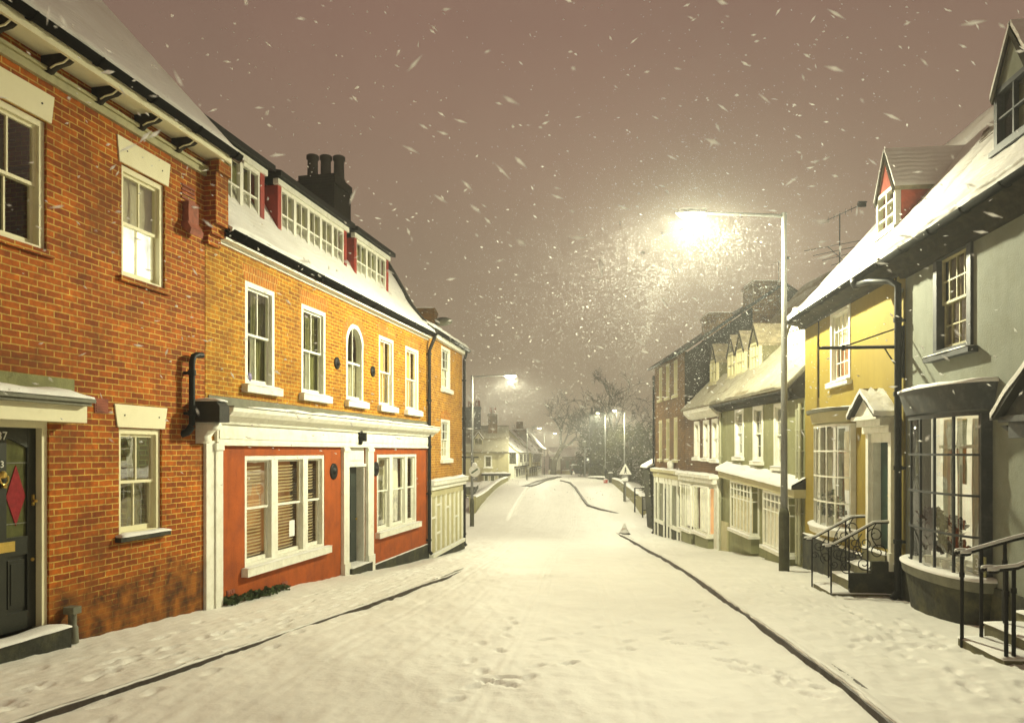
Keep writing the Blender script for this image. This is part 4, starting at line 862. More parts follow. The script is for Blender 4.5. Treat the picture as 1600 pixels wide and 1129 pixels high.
# weeds along the foot of the red shopfront
mb = MB(LF); rr = random.Random(5)
for i in range(75):
    u = LF.U(345) + (LF.U(440) - LF.U(345)) * rr.random() ** 1.6; g = G(LF.Y(u)) + .1; leafclump(mb, (u, rr.uniform(.03, .16), g + .03), (.07, .05, .05), 14, .06, rr)
ob = part(None, 'weeds', mb, 'leaf'); tag(ob, 'low green weeds along the foot of the red shopfront', 'weeds', None, 'stuff')

# --- the narrow corner house
L3 = Face(LF.w(LF.U(668), 0, 0)[:2], (180, 1150), 1)
def house_corner():
    H = thing('corner_house', 'narrow golden brick corner house with a pale panelled bay and a satellite dish', 'house', (*L3.w(2.3, 0, 0)[:2], G(23.5)))
    ub = L3.U(722); S = L3
    w1 = (S.U(689.5), S.U(704), S.Z(697, 609), S.Z(697, 543)); w2 = (S.U(689), S.U(703.5), S.Z(696, 718), S.Z(696, 655))
    part(H, 'wall', wall_mb(S, 0, ub, -3, 5.25, [w1, w2], back=7), 'brick_corner')
    for w, t in ((w1, 0), (w2, 1)):
        window(S, H, *w, o=-.05, fr=.10, cols=3, rows=(2, 2), mat='white', sill=(.08, .10, .09), snow=.04, cur=[dict(m='darkc', d=.4), dict(m='lit_cream', r=(.45, .95, 0, .5), d=.12, waves=3)], frontal=.04)
    q = MB(S); a, b = w2[0], w2[1]; q.prism([(a - .03, w2[3]), (b + .03, w2[3])] + [(b + .08 - (b - a + .16) * i / 8, w2[3] + .16 + .12 * math.sin(math.pi * i / 8)) for i in range(9)], 'o', -.02, .005); part(H, 'brick_arch', q, 'arch')
    q = MB(S); q.box(0, ub + .1, 0, .12, 5.1, 5.24); part(H, 'soffit', q, 'white'); gutter(S, H, .0, ub + .25, .17, 5.30, .08, 'iron')
    roof(S, H, 0, ub + .3, [(.17, 5.33), (-3.0, 7.0), (-6.8, 5.0)], 'slate', .1, .08, seed=9)
    q = MB(S); q.prism([(0, 5.2), (-3, 6.9), (-6.7, 5.1)], 'u', ub - .1, ub); part(H, 'gable_wall', q, 'brick_dark')
    cu = S.U(660, -1.0)
    y0 = 24.2; X = lambda px: (px - CX) / F * y0
    q = MB(); q.box(X(647), X(681), y0 - .4, y0 + .5, 5.2, EYE + (HY - 489) / F * y0); q.box(X(646), X(682), y0 - .45, y0 + .55, EYE + (HY - 489) / F * y0, EYE + (HY - 485) / F * y0); c = part(H, 'chimney', q, 'brick_rust')
    q = MB(); q.snow(X(647), X(681), y0 - .4, y0 + .5, EYE + (HY - 485) / F * y0, .05); part(c, 'chimney_snow', q, 'snow')
    q = MB(); cx, cz = X(693), EYE + (HY - 505) / F * y0
    q.lathe([(.02, -.02), (.3, .05), (.31, .055), (.02, .0)], 0, 0, 20, 'z'); ax = math.radians(62)
    q.p = [(cx + a, y0 - .2 + b * math.cos(ax) - c_ * math.sin(ax) * 1.0, cz + (b * math.sin(ax) + c_ * math.cos(ax)) * .62) for a, b, c_ in q.p]
    q.tube([(X(681), y0, cz), (cx, y0 - .1, cz)], .025); part(c, 'satellite_dish', q, 'lead')
    # panelled bay below
    u0, u1 = .05, ub - .25
    q = MB(S); zc = .72; q.box(-.02, ub + .05, 0, .22, zc - .02, zc + .10); q.box(0, ub, 0, .15, zc - .16, zc - .02); co = part(H, 'bay_cornice', q, 'white')
    q = MB(S); q.snow(-.02, ub + .05, 0, .24, zc + .10, .07, 2.); part(co, 'cornice_snow', q, 'snow')
    zb, zt = -1.32, zc - .16; q = MB(S); q.box(u0, u1, 0, .05, zb, zt); q.box(u0, u1, .05, .09, zt - .22, zt); pb = part(H, 'panelled_bay', q, 'cream')
    q = MB(S); n = 7
    for i in range(n + 1): x = u0 + (u1 - u0 - .07) * i / n; q.box(x, x + .07, .05, .10, zb, zt - .2)
    for i, z in ((0, -.3), (1, .05), (1, -.8), (3, -.1), (5, -.5)): x = u0 + (u1 - u0) * i / n; q.box(x + .07, x + (u1 - u0) / n, .05, .085, z, z + .06)
    part(pb, 'batten', q, 'white')
    q = MB(S); q.box(u0 - .05, u1, 0, .18, zb - .1, zb); part(pb, 'sill', q, 'white'); q = MB(S); q.snow(u0, u1, .1, .19, zb, .025); part(pb, 'sill_snow', q, 'snow')
    q = MB(S); q.box(-.0, ub + .01, 0, .10, -3, zb - .1); part(H, 'plinth', q, 'stone')
    downpipe(S, H, ub - .03, .09, G(26) + .2, 4.9, .05, 'iron', (0, .08, .3))
    return H
house_corner()
# ------------------------------------------------------------------ RIGHT side of the street
RF = Face((5.14, 0), (120, 1150), -1)
def rU(Y, o=0.): return RF.UY(Y, o)
def gab_dormer(S, H, uc, half, of, z0, z1, apex, cheek, face_mat, winmat, roofmat, back, slope, cols=2, rows=2, snow=.07, glassy='glass', ped=False):
    roofmat = 'dusted' if roofmat == 'tile' else roofmat
    """small gabled dormer: cheeks, casement, gable and a two-sided roof running back into the slope"""
    a, b = uc - half, uc + half; q = MB(S)
    d = None
    q = MB(S); q.prism([(a, z1 - .02), (b, z1 - .02), (uc, apex - .06)], 'o', of - .06, of); gq = q
    f = MB(S); f.box(a - .01, a + .07, of - .08, of + .02, z0, z1); f.box(b - .07, b + .01, of - .08, of + .02, z0, z1); f.box(a + .07, b - .07, of - .08, of + .02, z0, z0 + .07); f.box(a + .07, b - .07, of - .08, of + .02, z1 - .07, z1)
    for i in range(1, cols): x = a + (b - a) * i / cols; f.box(x - .018, x + .018, of - .06, of + .005, z0 + .07, z1 - .07)
    for i in range(1, rows): z = z0 + (z1 - z0) * i / rows; f.box(a + .07, b - .07, of - .061, of + .004, z - .013, z + .013)
    d = part(H, 'dormer', f, winmat); part(d, 'dormer_gable', gq, face_mat)
    for x0 in (a, b - .06): q = MB(S); q.box(x0, x0 + .06, back, of - .01, z0 - .25, z1); part(d, 'cheek', q, cheek)
    p = MB(S); p.add([(a, of - .04, z0), (b, of - .04, z0), (b, of - .04, z1), (a, of - .04, z1)], [(0, 1, 2, 3)]); part(d, 'pane', p, glassy)
    curtain(S, d, a + .08, b - .08, z0, z1, of - .2, 'darkc', .02, 5)
    f = MB(S); f.box(a - .06, b + .06, of - .03, of + .07, z0 - .07, z0); part(d, 'dormer_sill', f, winmat)
    ov = .04; q = MB(S); s = MB(S)
    k = (apex - z1) / half
    for sg in (-1, 1):
        e = half + ov; p0 = (uc + sg * e, z1 - k * ov); p1 = (uc, apex)
        q.prism([p0, p1, (p1[0], p1[1] - .10), (p0[0] - sg * .02, p0[1] - .08)], 'o', back - .9, of + .04)
        n = 8; Gd = []
        for i in range(n + 1):
            t = i / n; base = (p0[0] + (p1[0] - p0[0]) * t, p0[1] + (p1[1] - p0[1]) * t)
            Gd.append([(base[0] + sg * .02, of + .05 - (of + .95 - back) * j / 7, base[1] + snow * (.75 + .5 * noise.noise((t * 3, j * .7, uc)))) for j in range(8)])
        s.grid(Gd)
        s.grid([[(x, y, z) for (x, y, z) in [r[0] for r in Gd]], [(x, y, z - snow - .01) for (x, y, z) in [r[0] for r in Gd]]])
        s.grid([Gd[0], [(x, y, z - snow) for x, y, z in Gd[0]]])
    r = part(d, 'dormer_roof', q, roofmat); part(r, 'roof_snow', s, 'snow_roof' if snow > .03 else 'dusted')
    q = MB(S)
    for sg in (-1, 1): q.prism([(uc + sg * (half + ov), z1 - k * ov - .03), (uc, apex - .03), (uc, apex - .14), (uc + sg * (half + ov) - sg * .05, z1 - k * ov - .12)], 'o', of + .035, of + .06)
    part(d, 'bargeboard', q, 'timber' if winmat != 'white' or ped else 'timber')
    return d
def pent_hood(S, par, uc, half, depth, z, apex, mat, roofm, under=.25):
    q = MB(S); q.prism([(uc - half, z), (uc + half, z), (uc, apex - .05)], 'o', 0, depth - .05); q.box(uc - half, uc + half, 0, depth, z - .07, z); q.box(uc - half + .06, uc + half - .06, 0, depth - .08, z - under, z - .07); h = part(par, 'door_hood', q, mat)
    q = MB(S); s = MB(S)
    for sg in (-1, 1):
        q.prism([(uc + sg * (half + .05), z), (uc, apex), (uc, apex - .05), (uc + sg * (half + .02), z - .04)], 'o', 0, depth + .05)
        n = 7; Gd = []
        for i in range(n + 1):
            t = i / n; bx = uc + sg * (half + .06) * (1 - t); bz = z + (apex - z) * t
            Gd.append([(bx, .0 + (depth + .06) * j / 6, bz + .07 * (.8 + .7 * noise.noise((t * 3, j * .8, uc + sg)))) for j in range(7)])
        s.grid(Gd); s.grid([[g[-1] for g in Gd], [(g[-1][0], g[-1][1], g[-1][2] - .07) for g in Gd]]); s.grid([Gd[0], [(x, y, c - .09) for x, y, c in Gd[0]]])
    r = part(h, 'hood_roof', q, roofm); part(r, 'hood_snow', s, 'snow'); return h
def rail_curl(c, r, u, n=14): return [(u + r * .35 * math.sin(t), c[0] + r * math.cos(t), c[1] + .012 * math.sin(t)) for t in np.linspace(0, 5.2, n)]
PR = [(.40, 4.82), (0, 5.14), (-.5, 5.69), (-3.22, 8.80), (-6.6, 5.0)]

def house_grey():
    S = RF; ua, ub = rU(3.5), S.U(1415)
    H = thing('bay_house', 'grey green rendered house with a charcoal bow window under a charcoal sash window', 'house', (*S.w(rU(9), 0, 0)[:2], G(9)))
    w = (S.U(1521), S.U(1462), 3.10, 4.60); dj = (rU(7.45), rU(8.35), -.08, 2.0)
    part(H, 'wall', wall_mb(S, ua, ub, -.02, 4.9, [w, (*dj, .25), (rU(10.42) - .95, rU(10.42) + .95, .1, 2.2)], back=6.5), 'grey')
    q = MB(S); q.box(ua, dj[0], 0, .03, -1.5, -.02); q.box(dj[1], ub + .0, 0, .03, -1.5, -.02); part(H, 'plinth', q, 'stone')
    window(S, H, *w, o=-.03, fr=.11, cols=4, rows=(2, 2), mat='slate_paint', sash_mat='olive', sill=(.12, .08, .13), snow=.02, cur=[dict(m='brownc', r=(0, 1, 0, 1), d=.10, waves=6, amp=.02)], frontal=.07)
    # deep eaves, gutter, roof
    q = MB(S); q.prism([(0, 4.50), (.09, 4.50), (.12, 4.58), (.22, 4.60), (.25, 4.68), (.36, 4.72), (.37, 4.78), (0, 4.9)], 'u', ua, ub); part(H, 'eaves_cornice', q, 'timber')
    gutter(S, H, ua, ub - .02, .42, 4.76, .07, 'gutter')
    roof(S, H, ua, ub - .002, PR, 'tile', .12, .075, seed=11, step=.14)
    gab_dormer(S, H, rU(9.78, -.5), .43, -.5, 5.85, 6.68, 7.38, 'slate', 'grey', 'slate_paint', 'tile', -1.9, 0, cols=2, rows=2)
    # bow window
    uc, half, dep = rU(10.42), 1.04, .34
    bw = bow(S, H, uc, half, dep, .06, 2.19, 5, 4, 'slate_paint', .17, -.10, (2.24, 2.58, .15), 'slate_paint', (-1.5, -.14), None, barw=.03, seed=2)
    q = MB(S); q.box(uc - 1.2, uc + 1.5, -1.75, -1.7, -.2, 2.5); q.box(uc + 1.45, uc + 1.5, -1.7, -.15, -.2, 2.5); q.box(uc - 1.2, uc + 1.5, -1.7, -.15, 2.3, 2.35); part(bw, 'shop_interior', q, 'lit_room')
    for a_, m_, z_ in ((.3, 'net', .1), (.7, 'drape', .1), (.98, 'olivec', 1.2), (1.25, 'drape', .1)): curtain(S, bw, uc + a_ - .15, uc + a_ + .15, z_, 2.2, -.9 + .3 * a_, m_, .02, 3)
    q = MB(S); [q.box(uc + a_, uc + a_ + .05, -.5, -.45, .0, 2.2) for a_ in (.1, .75, 1.1)]; q.box(uc - .6, uc + 1.4, -.5, -.46, 1.75, 1.8); part(bw, 'inner_frame', q, 'white')
    curtain(S, bw, uc - half * .98, uc - half * .70, .1, 2.15, -.02, 'lit_cream', .02, 3)
    q = MB(S); q.box(uc - half * .9, uc + half * .9, -.5, .28, -.02, .08); part(bw, 'window_board', q, 'white')
    q = MB(S); l = MB(S)
    for t, o in ((-.60, .22), (-.28, .27), (.0, .28), (.24, .27)):
        q.tube([(uc + t, o - .06, .08), (uc + t, o - .06, .2)], [.045, .06], 10)
        for k in range(60):
            a = random.uniform(0, 6.28); r = random.uniform(.02, .17); z = .36 + .4 * random.random()
            l.tube([(uc + t, o, .3), (uc + t + r * .5 * math.cos(a), o + r * .4 * math.sin(a), z - .06), (uc + t + r * math.cos(a), o + r * .7 * math.sin(a), z - .02)], [.004, .006, .002], 4)
        leafclump(l, (uc + t, o - .04, .40 + .38 * (random.random() > .5)), (.17, .07, .09), 90, .085); leafclump(l, (uc + t + .1, o - .06, .72), (.15, .06, .08), 70, .085)
    pl = part(bw, 'window_plants', l, 'flower'); part(pl, 'plant_pots', q, 'net')
    q = MB(S); u = S.U(1529, .12); q.box(u - .15, u + .16, .10, .115, .10, .36); sg = part(bw, 'window_card', q, 'olivec')
    part(sg, 'card_number', text_mb(lambda a, b, c: S.w(2 * u - a, b, c), '38', .17, u + .0, .12, .20), 'signw')
    q = MB(S); q.box(u - .11, u + .1, .115, .12, .15, .165); q.box(u - .09, u + .05, .115, .12, .125, .137); part(sg, 'card_lines', q, 'signw')
    # door, hood and steps at the near end
    f = MB(S); f.box(dj[0] - .08, dj[0] + .05, -.2, .05, -.3, dj[3] + .05); f.box(dj[1] - .05, dj[1] + .12, -.2, .05, -.3, dj[3] + .05); f.box(dj[0], dj[1], -.2, .05, dj[3] - .08, dj[3] + .06); part(H, 'door_frame', f, 'slate_paint')
    q = MB(S); q.box(dj[0] + .05, dj[1] - .05, -.2, -.15, dj[2], dj[3] - .08)
    dd = part(H, 'door', q, 'greydoor'); q = MB(S)
    for a, b in ((dj[0] + .12, dj[0] + .42), (dj[0] + .5, dj[1] - .12)):
        for c, d in ((.1, .75), (.95, 1.8)): q.box(a, b, -.15, -.135, dj[2] + c, dj[2] + d)
    part(dd, 'panel', q, 'greydoor')
    pent_hood(S, H, rU(7.75), .62, .46, 2.10, 2.62, 'slate_paint', 'slate')
    for a in (rU(7.2), rU(8.42)): q = MB(S); q.prism([(0, 2.0), (.38, 2.0), (.3, 1.93), (.12, 1.85), (.05, 1.6), (0, 1.55)], 'u', a - .05, a + .05); part(H, 'hood_bracket', q, 'slate_paint')
    q = MB(S); q.tube([(rU(9.0), .05, .0), (rU(9.0), .05, -.6)], .035, 8); part(H, 'waste_pipe', q, 'black')
    st = thing('door_steps', 'two snow-topped stone steps below the slate hooded door, at the right edge', 'steps', (*S.w(rU(7.7), .5, 0)[:2], G(7.7)))
    for (o1, y0, y1, z) in ((1.06, 7.22, 8.12, -.35), (.74, 7.22, 8.18, -.20), (.38, 7.22, 8.2, -.08)):
        q = MB(S); u0, u1 = rU(y0, o1), rU(y1, o1); q.box(u0, u1, .034, o1, -1.4, z); t = part(st, 'step', q, 'step')
        q = MB(S); q.snow(u0, u1, .05, o1 + .01, z, .05, y1 + o1, .5); part(t, 'step_snow', q, 'snow')
    def handrail(name, label, ur, pts, posts, curl):
        hr = thing(name, label, 'handrail', S.w(ur, posts[0][0], posts[0][1]))
        q = MB(S); q.tube([(ur, o, z) for o, z in pts], .022, 8); cl = rail_curl(curl, .07, ur); q.tube([(ur, curl[0] + .06, curl[1])] + cl, .02, 8); r = part(hr, 'rail', q, 'iron')
        q = MB(S); q.tube([(ur, o, z + .024) for o, z in pts] , .022, 8); q.tube([(a, b, c + .024) for a, b, c in cl], .02, 8); part(r, 'rail_snow', q, 'snow')
        for o, z0, z1 in posts: q = MB(S); q.tube([(ur, o, z0), (ur, o, z1)], .02, 8); q.tube([(ur, o, z1 - .25), (ur, o, z1 - .2)], .028, 8); part(hr, 'post', q, 'iron')
    u1 = rU(8.02, .9); u0 = rU(7.28, .9)
    handrail('handrail', 'plain black iron handrail with a snowy top beside the charcoal bow window', u1, [(1.02, .59), (.8, .66), (.55, .74), (.36, .79), (.03, .80)], [(1.06, G(8) + .1, .58), (.86, -.33, .64), (.62, -.18, .72)], (1.05, .59))
    handrail('handrail', 'black iron handrail with a snowy curled end, the one nearest the camera', u0, [(1.12, .52), (.9, .55), (.5, .72), (.03, .84)], [(1.0, G(7.3) + .08, .52), (.93, -.33, .55)], (1.15, .52))
    return H
house_grey()

def house_yellow():
    S = RF; ua, ub = S.U(1415) , S.U(1258)
    H = thing('yellow_house', 'yellow rendered house with a white bow window and a hooded green door', 'house', (*S.w(rU(14.5), 0, 0)[:2], G(14.5)))
    w = (S.U(1329.5), S.U(1298.5), 3.12, 4.62); dj = (rU(12.42), rU(13.30), -.02, 1.88)
    part(H, 'wall', wall_mb(S, ua, ub, -.22, 4.9, [w, (*dj, .15), (rU(15.15) - .9, rU(15.15) + .9, .2, 2.24)], back=6.5), 'yellow')
    q = MB(S); q.box(ua, dj[0] - .1, 0, .06, -2, -.18); q.box(dj[1] + .1, ub, 0, .06, -2, -.24); p_ = part(H, 'plinth', q, 'stone'); q = MB(S); q.snow(dj[1] + .1, ub, .0, .07, -.24, .04, 3.); q.snow(ua, dj[0] - .1, .0, .07, -.18, .04, 5.); part(p_, 'plinth_snow', q, 'snow')
    window(S, H, *w, o=-.03, fr=.09, cols=4, rows=(2, 2), mat='white', sill=(.08, .09, .10), snow=.04, cur=[dict(m='lit_orange', r=(0, 1, 0, .52), d=.2, waves=6), dict(m='lit_cream', r=(0, 1, .5, 1), d=.12, waves=5)], frontal=.05)
    q = MB(S); q.prism([(0, 4.60), (.08, 4.60), (.12, 4.66), (.24, 4.68), (.36, 4.72), (.37, 4.78), (0, 4.9)], 'u', ua, ub + .04); part(H, 'eaves_cornice', q, 'timber')
    gutter(S, H, ua + .02, ub + .08, .42, 4.77, .065, 'gutter')
    roof(S, H, ua + .002, ub + .12, PR, 'tile', .12, .085, seed=4, step=.14)
    q = MB(S)
    for k in range(7): uu = rU(11.95 + .11 * k, -1.5); oo = -1.42 - .07 * k; q.box(uu, uu + .45, oo - .012, oo + .012, 5.14 + .098 - 1.143 * oo - .03, 5.14 + .112 - 1.143 * oo - .0)
    part(H, 'bare_tile_edges', q, 'tile')
    q = MB(S); q.prism([(0, 4.85), (0, 5.05), (-.5, 5.6), (-3.22, 8.7), (-6.5, 4.9)], 'u', ub - .1, ub); part(H, 'gable_wall', q, 'grey')
    gab_dormer(S, H, rU(13.95, -.5), .44, -.5, 5.86, 6.64, 7.40, 'redtile', 'redtile', 'white', 'tile', -1.9, 0, cols=2, rows=3, snow=.05)
    # black joint lines on the render (cables)
    for px, z0, z1 in ((1280, 2.9, 4.6), (1401, 2.3, 4.6)):
        q = MB(S); q.tube([(S.U(px), .012, z0), (S.U(px), .012, z1)], .012, 6); part(H, 'cable', q, 'timber')
    uc, half, dep = rU(15.15), .98, .36
    bw = bow(S, H, uc, half, dep, .17, 2.22, 6, 4, 'white', .11, .02, (2.28, 2.52, .10), 'cream', None, None, barw=.03, seed=5)
    q = arc_solid(S, uc, half, dep, 2.49, 2.56, .16, .18); part(bw, 'canopy_lead', q, 'lead')
    q = MB(S); q.box(uc - 1., uc + 1.1, -1.45, -1.4, 0, 2.4); q.box(uc + 1.05, uc + 1.1, -1.4, -.15, 0, 2.4); part(bw, 'room_wall', q, 'lit_room')
    for a_, m_ in ((.3, 'net'), (.85, 'olivec')): curtain(S, bw, uc + a_ - .2, uc + a_ + .2, .3, 2.2, -.6 + .3 * a_, m_, .02, 3)
    curtain(S, bw, uc - half * .2, uc + half * .25, .9, 2.12, -.2, 'lit_cream', .025, 5); curtain(S, bw, uc + half * .5, uc + half * .95, .2, 2.2, -.04, 'net', .025, 5); curtain(S, bw, uc - half * .1, uc + half * .2, 1.35, 2.1, -.18, 'lit_cream', .01, 3)
    q = MB(S); q.box(uc - half * .85, uc + half * .85, -.4, .24, .06, .15); part(bw, 'window_board', q, 'white')
    l = MB(S); wf = MB(S); pt = MB(S)
    for t, o, h in ((-.45, .16, .35), (-.1, .2, .5), (.3, .18, .42)):
        pt.tube([(uc + t, o, .15), (uc + t, o, .36)], [.06, .085], 10)
        for k in range(26):
            a = random.uniform(0, 6.28); r = random.uniform(.04, .22); l.tube([(uc + t, o, .34), (uc + t + r * .5 * math.cos(a), o + r * .4 * math.sin(a), .4 + h * .7), (uc + t + r * math.cos(a), o + r * .6 * math.sin(a), .4 + h * random.random())], [.006, .006, .003], 4)
        leafclump(l, (uc + t, o - .02, .42 + h * .4), (.2, .10, h * .55), 90, .10); leafclump(wf, (uc + t, o + .02, .46 + h * .55), (.2, .08, h * .4), 26, .09)
    pl = part(bw, 'window_plants', l, 'leaf'); part(pl, 'blossoms', wf, 'flowerw'); part(pl, 'plant_pots', pt, 'white')
    # door in its case
    f = MB(S); f.box(dj[0] - .12, dj[0], -.02, .09, -.3, 2.02); f.box(dj[1], dj[1] + .12, -.02, .09, -.3, 2.02); f.box(dj[0] - .16, dj[1] + .16, .0, .14, 2.02, 2.14)
    f.box(dj[0] - .17, dj[0] + .0, -.02, .13, -.3, -.0); f.box(dj[1], dj[1] + .17, -.02, .13, -.3, -.0)
    f.box(dj[0], dj[1], -.15, .04, dj[3] - .02, 2.02); f.box(dj[0], dj[0] + .03, -.15, .02, dj[2], dj[3]); f.box(dj[1] - .03, dj[1], -.15, .02, dj[2], dj[3]); part(H, 'door_case', f, 'white')
    q = MB(S); q.box(dj[0] + .03, dj[1] - .03, -.17, -.12, dj[2], dj[3] - .02); dd = part(H, 'door', q, 'green')
    for a, b in ((dj[0] + .12, dj[0] + .38), (dj[0] + .48, dj[1] - .12)):
        for c, d in ((.12, .72), (.86, 1.45), (1.52, 1.78)): q = MB(S); q.box(a, b, -.12, -.108, dj[2] + c, dj[2] + d); q.box(a + .04, b - .04, -.108, -.10, dj[2] + c + .04, dj[2] + d - .04); part(dd, 'panel', q, 'green')
    q = MB(S); q.lathe([(.02, 0), (.032, .035), (.0, .055)], (dj[0] + dj[1]) / 2 - .02, -.12, 10, 'o', dj[2] + .95); part(dd, 'door_knob', q, 'brass')
    q = MB(S); q.box(dj[1] + .18, dj[1] + .21, .01, .05, 1.15, 1.5); part(H, 'bell_pull', q, 'iron')
    pent_hood(S, H, rU(12.86), .60, .34, 2.32, 2.74, 'white', 'slate', .18)
    # steps and scrolled handrails
    st = thing('door_steps', 'three snow-topped stone steps with dark sides up to the green door', 'steps', (*S.w(rU(12.9), .5, 0)[:2], G(12.9)))
    for o1, z in ((1.04, -.69), (.72, -.49), (.42, -.30), (.16, -.05)):
        u0, u1 = rU(12.38, o1), rU(13.42, o1); q = MB(S); q.box(u0, u1, .064, o1, -1.6, z); t = part(st, 'step', q, 'step')
        q = MB(S); q.snow(u0, u1, .07, o1 + .01, z, .045, o1, .5); part(t, 'step_snow', q, 'snow')
    q = MB(S); q.box(rU(12.28), rU(12.36), .06, .75, -1.6, -.34); q.box(rU(12.28), rU(12.36), .06, .40, -.34, -.14); part(st, 'side_wall', q, 'stone')
    for y, lab, sw in ((13.42, 'scrolled black iron handrail with a snowy top beside the white bow window', 1), (12.36, 'scrolled black iron handrail with a snowy top in front of the green door', 0)):
        ur = rU(y, .6); g = G(y) + .08; hr = thing('handrail', lab, 'handrail', S.w(ur, 1.05, g), None)
        pts = [(1.14, .10), (1.0, .13), (.36, .50), (.12, .515)]
        q = MB(S); q.tube([(ur, a, b) for a, b in pts], .018, 8); q.tube(rail_curl((1.12, .10), .06, ur), .016, 8); r = part(hr, 'rail', q, 'iron')
        q = MB(S); q.tube([(ur, a, b + .022) for a, b in pts], .02, 8); q.tube([(a, b, c + .02) for a, b, c in rail_curl((1.12, .10), .06, ur)], .018, 8); part(r, 'rail_snow', q, 'snow')
        for o, z0, z1 in ((1.05, g - .1, .12), (.76, -.6, .27), (.46, -.4, .44)): q = MB(S); q.tube([(ur, o, z0), (ur, o, z1)], .014, 8); part(hr, 'post', q, 'iron')
        q = MB(S)
        for (o, z, r, s) in ((.93, -.02, .10, 1), (1.0, -.2, .07, -1), (.80, -.24, .11, 1), (.72, -.05, .09, -1), (.62, .05, .10, 1), (.50, .16, .12, -1), (.34, .30, .14, 1), (.30, .02, .14, -1), (.52, -.18, .12, 1), (.24, -.2, .1, 1)):
            q.tube(scroll((o, z), r, 1.35, random.uniform(0, 6), ur, s), .009, 6)
        for i in range(3): o = .8 - .25 * i; q.tube([(ur, o + .1 * math.sin(t * 3.1), -.3 + .2 * i + .42 * t) for t in np.linspace(0, 1, 10)], .009, 6)
        part(hr, 'scrollwork', q, 'iron')
    # the big downpipe between the houses, old sign bracket
    u = ua + .02; q = MB(S); u9 = ua + 1.0
    q.tube([(u9, .42, 4.72), (u9, .42, 4.64), (u + .55, .36, 4.60), (u + .12, .2, 4.50), (u, .11, 4.40), (u, .11, 4.2), (u, .11, G(12) + .12)], .055, 10)
    q.lathe([(.05, -.12), (.10, -.02), (.10, .06)], u9, .42, 12, 'z', 4.68)
    for z in (3.8, 2.6, 1.4, .2): q.tube([(u, .11, z), (u, .11, z + .07)], .07, 10); q.box(u - .03, u + .03, 0, .11, z + .01, z + .05)
    q.tube([(u, .11, G(12) + .2), (u, .2, G(12) + .1)], .06, 10); part(H, 'downpipe', q, 'black')
    q = MB(S); ux = ua + .12; q.tube([(ux, 0, 4.35), (ux, .07, 4.3), (ux, .07, -.6)], .04, 8)
    part(H, 'soil_pipe', q, 'pvc')
    b = thing('sign_bracket', 'empty black iron sign bracket with a stay rod, over the grey downpipe', 'bracket', S.w(ua + .06, .0, 3.2)); q = MB(S); uu = ua + .06
    q.box(uu - .02, uu + .02, .0, 1.34, 3.38, 3.42); q.box(uu - .03, uu + .03, 0, .03, 2.9, 3.75); q.tube([(uu, 1.33, 3.40), (uu, 1.35, 3.46), (uu, 1.34, 3.54)], .014, 6); q.tube([(uu, .95, 3.36), (uu, .95, 3.45)], .03, 8); a_ = part(b, 'arm', q, 'black')
    q = MB(S); q.tube([(uu, .95, 3.42), (uu, .02, 3.74)], .012, 6); q.tube([(uu, .03, 2.94), (uu, .3, 3.38)], .012, 6); part(b, 'stay_rod', q, 'black')
    q = MB(S); q.box(uu - .018, uu + .018, .05, 1.3, 3.421, 3.432); part(a_, 'arm_snow', q, 'snow')
    return H
house_yellow()

# --- sage green shop house, brown brick house, tall brick house (the street bends here)
RG = Face((6.97, 17.5), (-.02, 1), -1)
def shear(S, k, u_ref):
    class Sh: pass
    return lambda u, o, z: S.w(u, o, z + k * (u - u_ref))
def gU(Y): return Y - 17.5
def canted(S, par, u0, u1, proj, z0, z1, cols, rows, mat, lit, slope=0., side=True, boards=True, label=None):
    """square bay shop window: front lights and glazed return"""
    T = lambda u, o, z: S.w(u, o, z + slope * (u - u0)); f = MB(T); p = MB(T); w = .05
    for a in (u0, u1 - w): f.box(a, a + w, proj - w, proj, z0, z1)
    f.box(u0, u0 + w, -.02, .04, z0, z1); f.box(u1 - w, u1, -.02, .04, z0, z1)
    for z, h in ((z0, .07), (z1 - .06, .06)): f.box(u0 + w, u1 - w, proj - w, proj - .001, z, z + h); f.box(u0 + .001, u0 + w - .001, .04, proj - w, z, z + h); f.box(u1 - w + .001, u1 - .001, .04, proj - w, z, z + h)
    for i in range(1, cols): x = u0 + (u1 - u0) * i / cols; f.box(x - .016, x + .016, proj - .04, proj - .006, z0 + .07, z1 - .06)
    for j in rows:
        z = z0 + (z1 - z0) * j; f.box(u0 + w, u1 - w, proj - .041, proj - .007, z - .016, z + .016); f.box(u0 + .01, u0 + .04, .04, proj - w, z - .016, z + .016)
    b = part(par, 'bay_window', f, mat, label)
    p.add([(u0, proj - .02, z0), (u1, proj - .02, z0), (u1, proj - .02, z1), (u0, proj - .02, z1)], [(0, 1, 2, 3)]); p.add([(u0 + .02, 0, z0), (u0 + .02, proj, z0), (u0 + .02, proj, z1), (u0 + .02, 0, z1)], [(0, 1, 2, 3)]); part(b, 'pane', p, 'glass')
    q = MB(T); q.box(u0 - .05, u1 + .05, 0, proj + .07, z0 - .08, z0); part(b, 'sill', q, mat); q = MB(T); q.snow(u0 - .04, u1 + .04, proj - .0, proj + .08, z0, .03, u0); part(b, 'sill_snow', q, 'snow')
    q = MB(T); q.box(u0 + .06, u1 - .06, 0, proj - .04, z0 - .5, z0 - .08); part(b, 'bay_base', q, 'sage' if mat == 'white' else 'stone')
    if lit: c = MB(T); n = 30; c.grid([[(u0 + .06 + (u1 - u0 - .1) * i / n, proj - .10 + .012 * math.sin(i * 2.1), z) for i in range(n + 1)] for z in (z0 + .05, z0 + (z1 - z0) * .72 if boards else z1 - .08)]); part(b, 'curtain', c, lit)
    return b
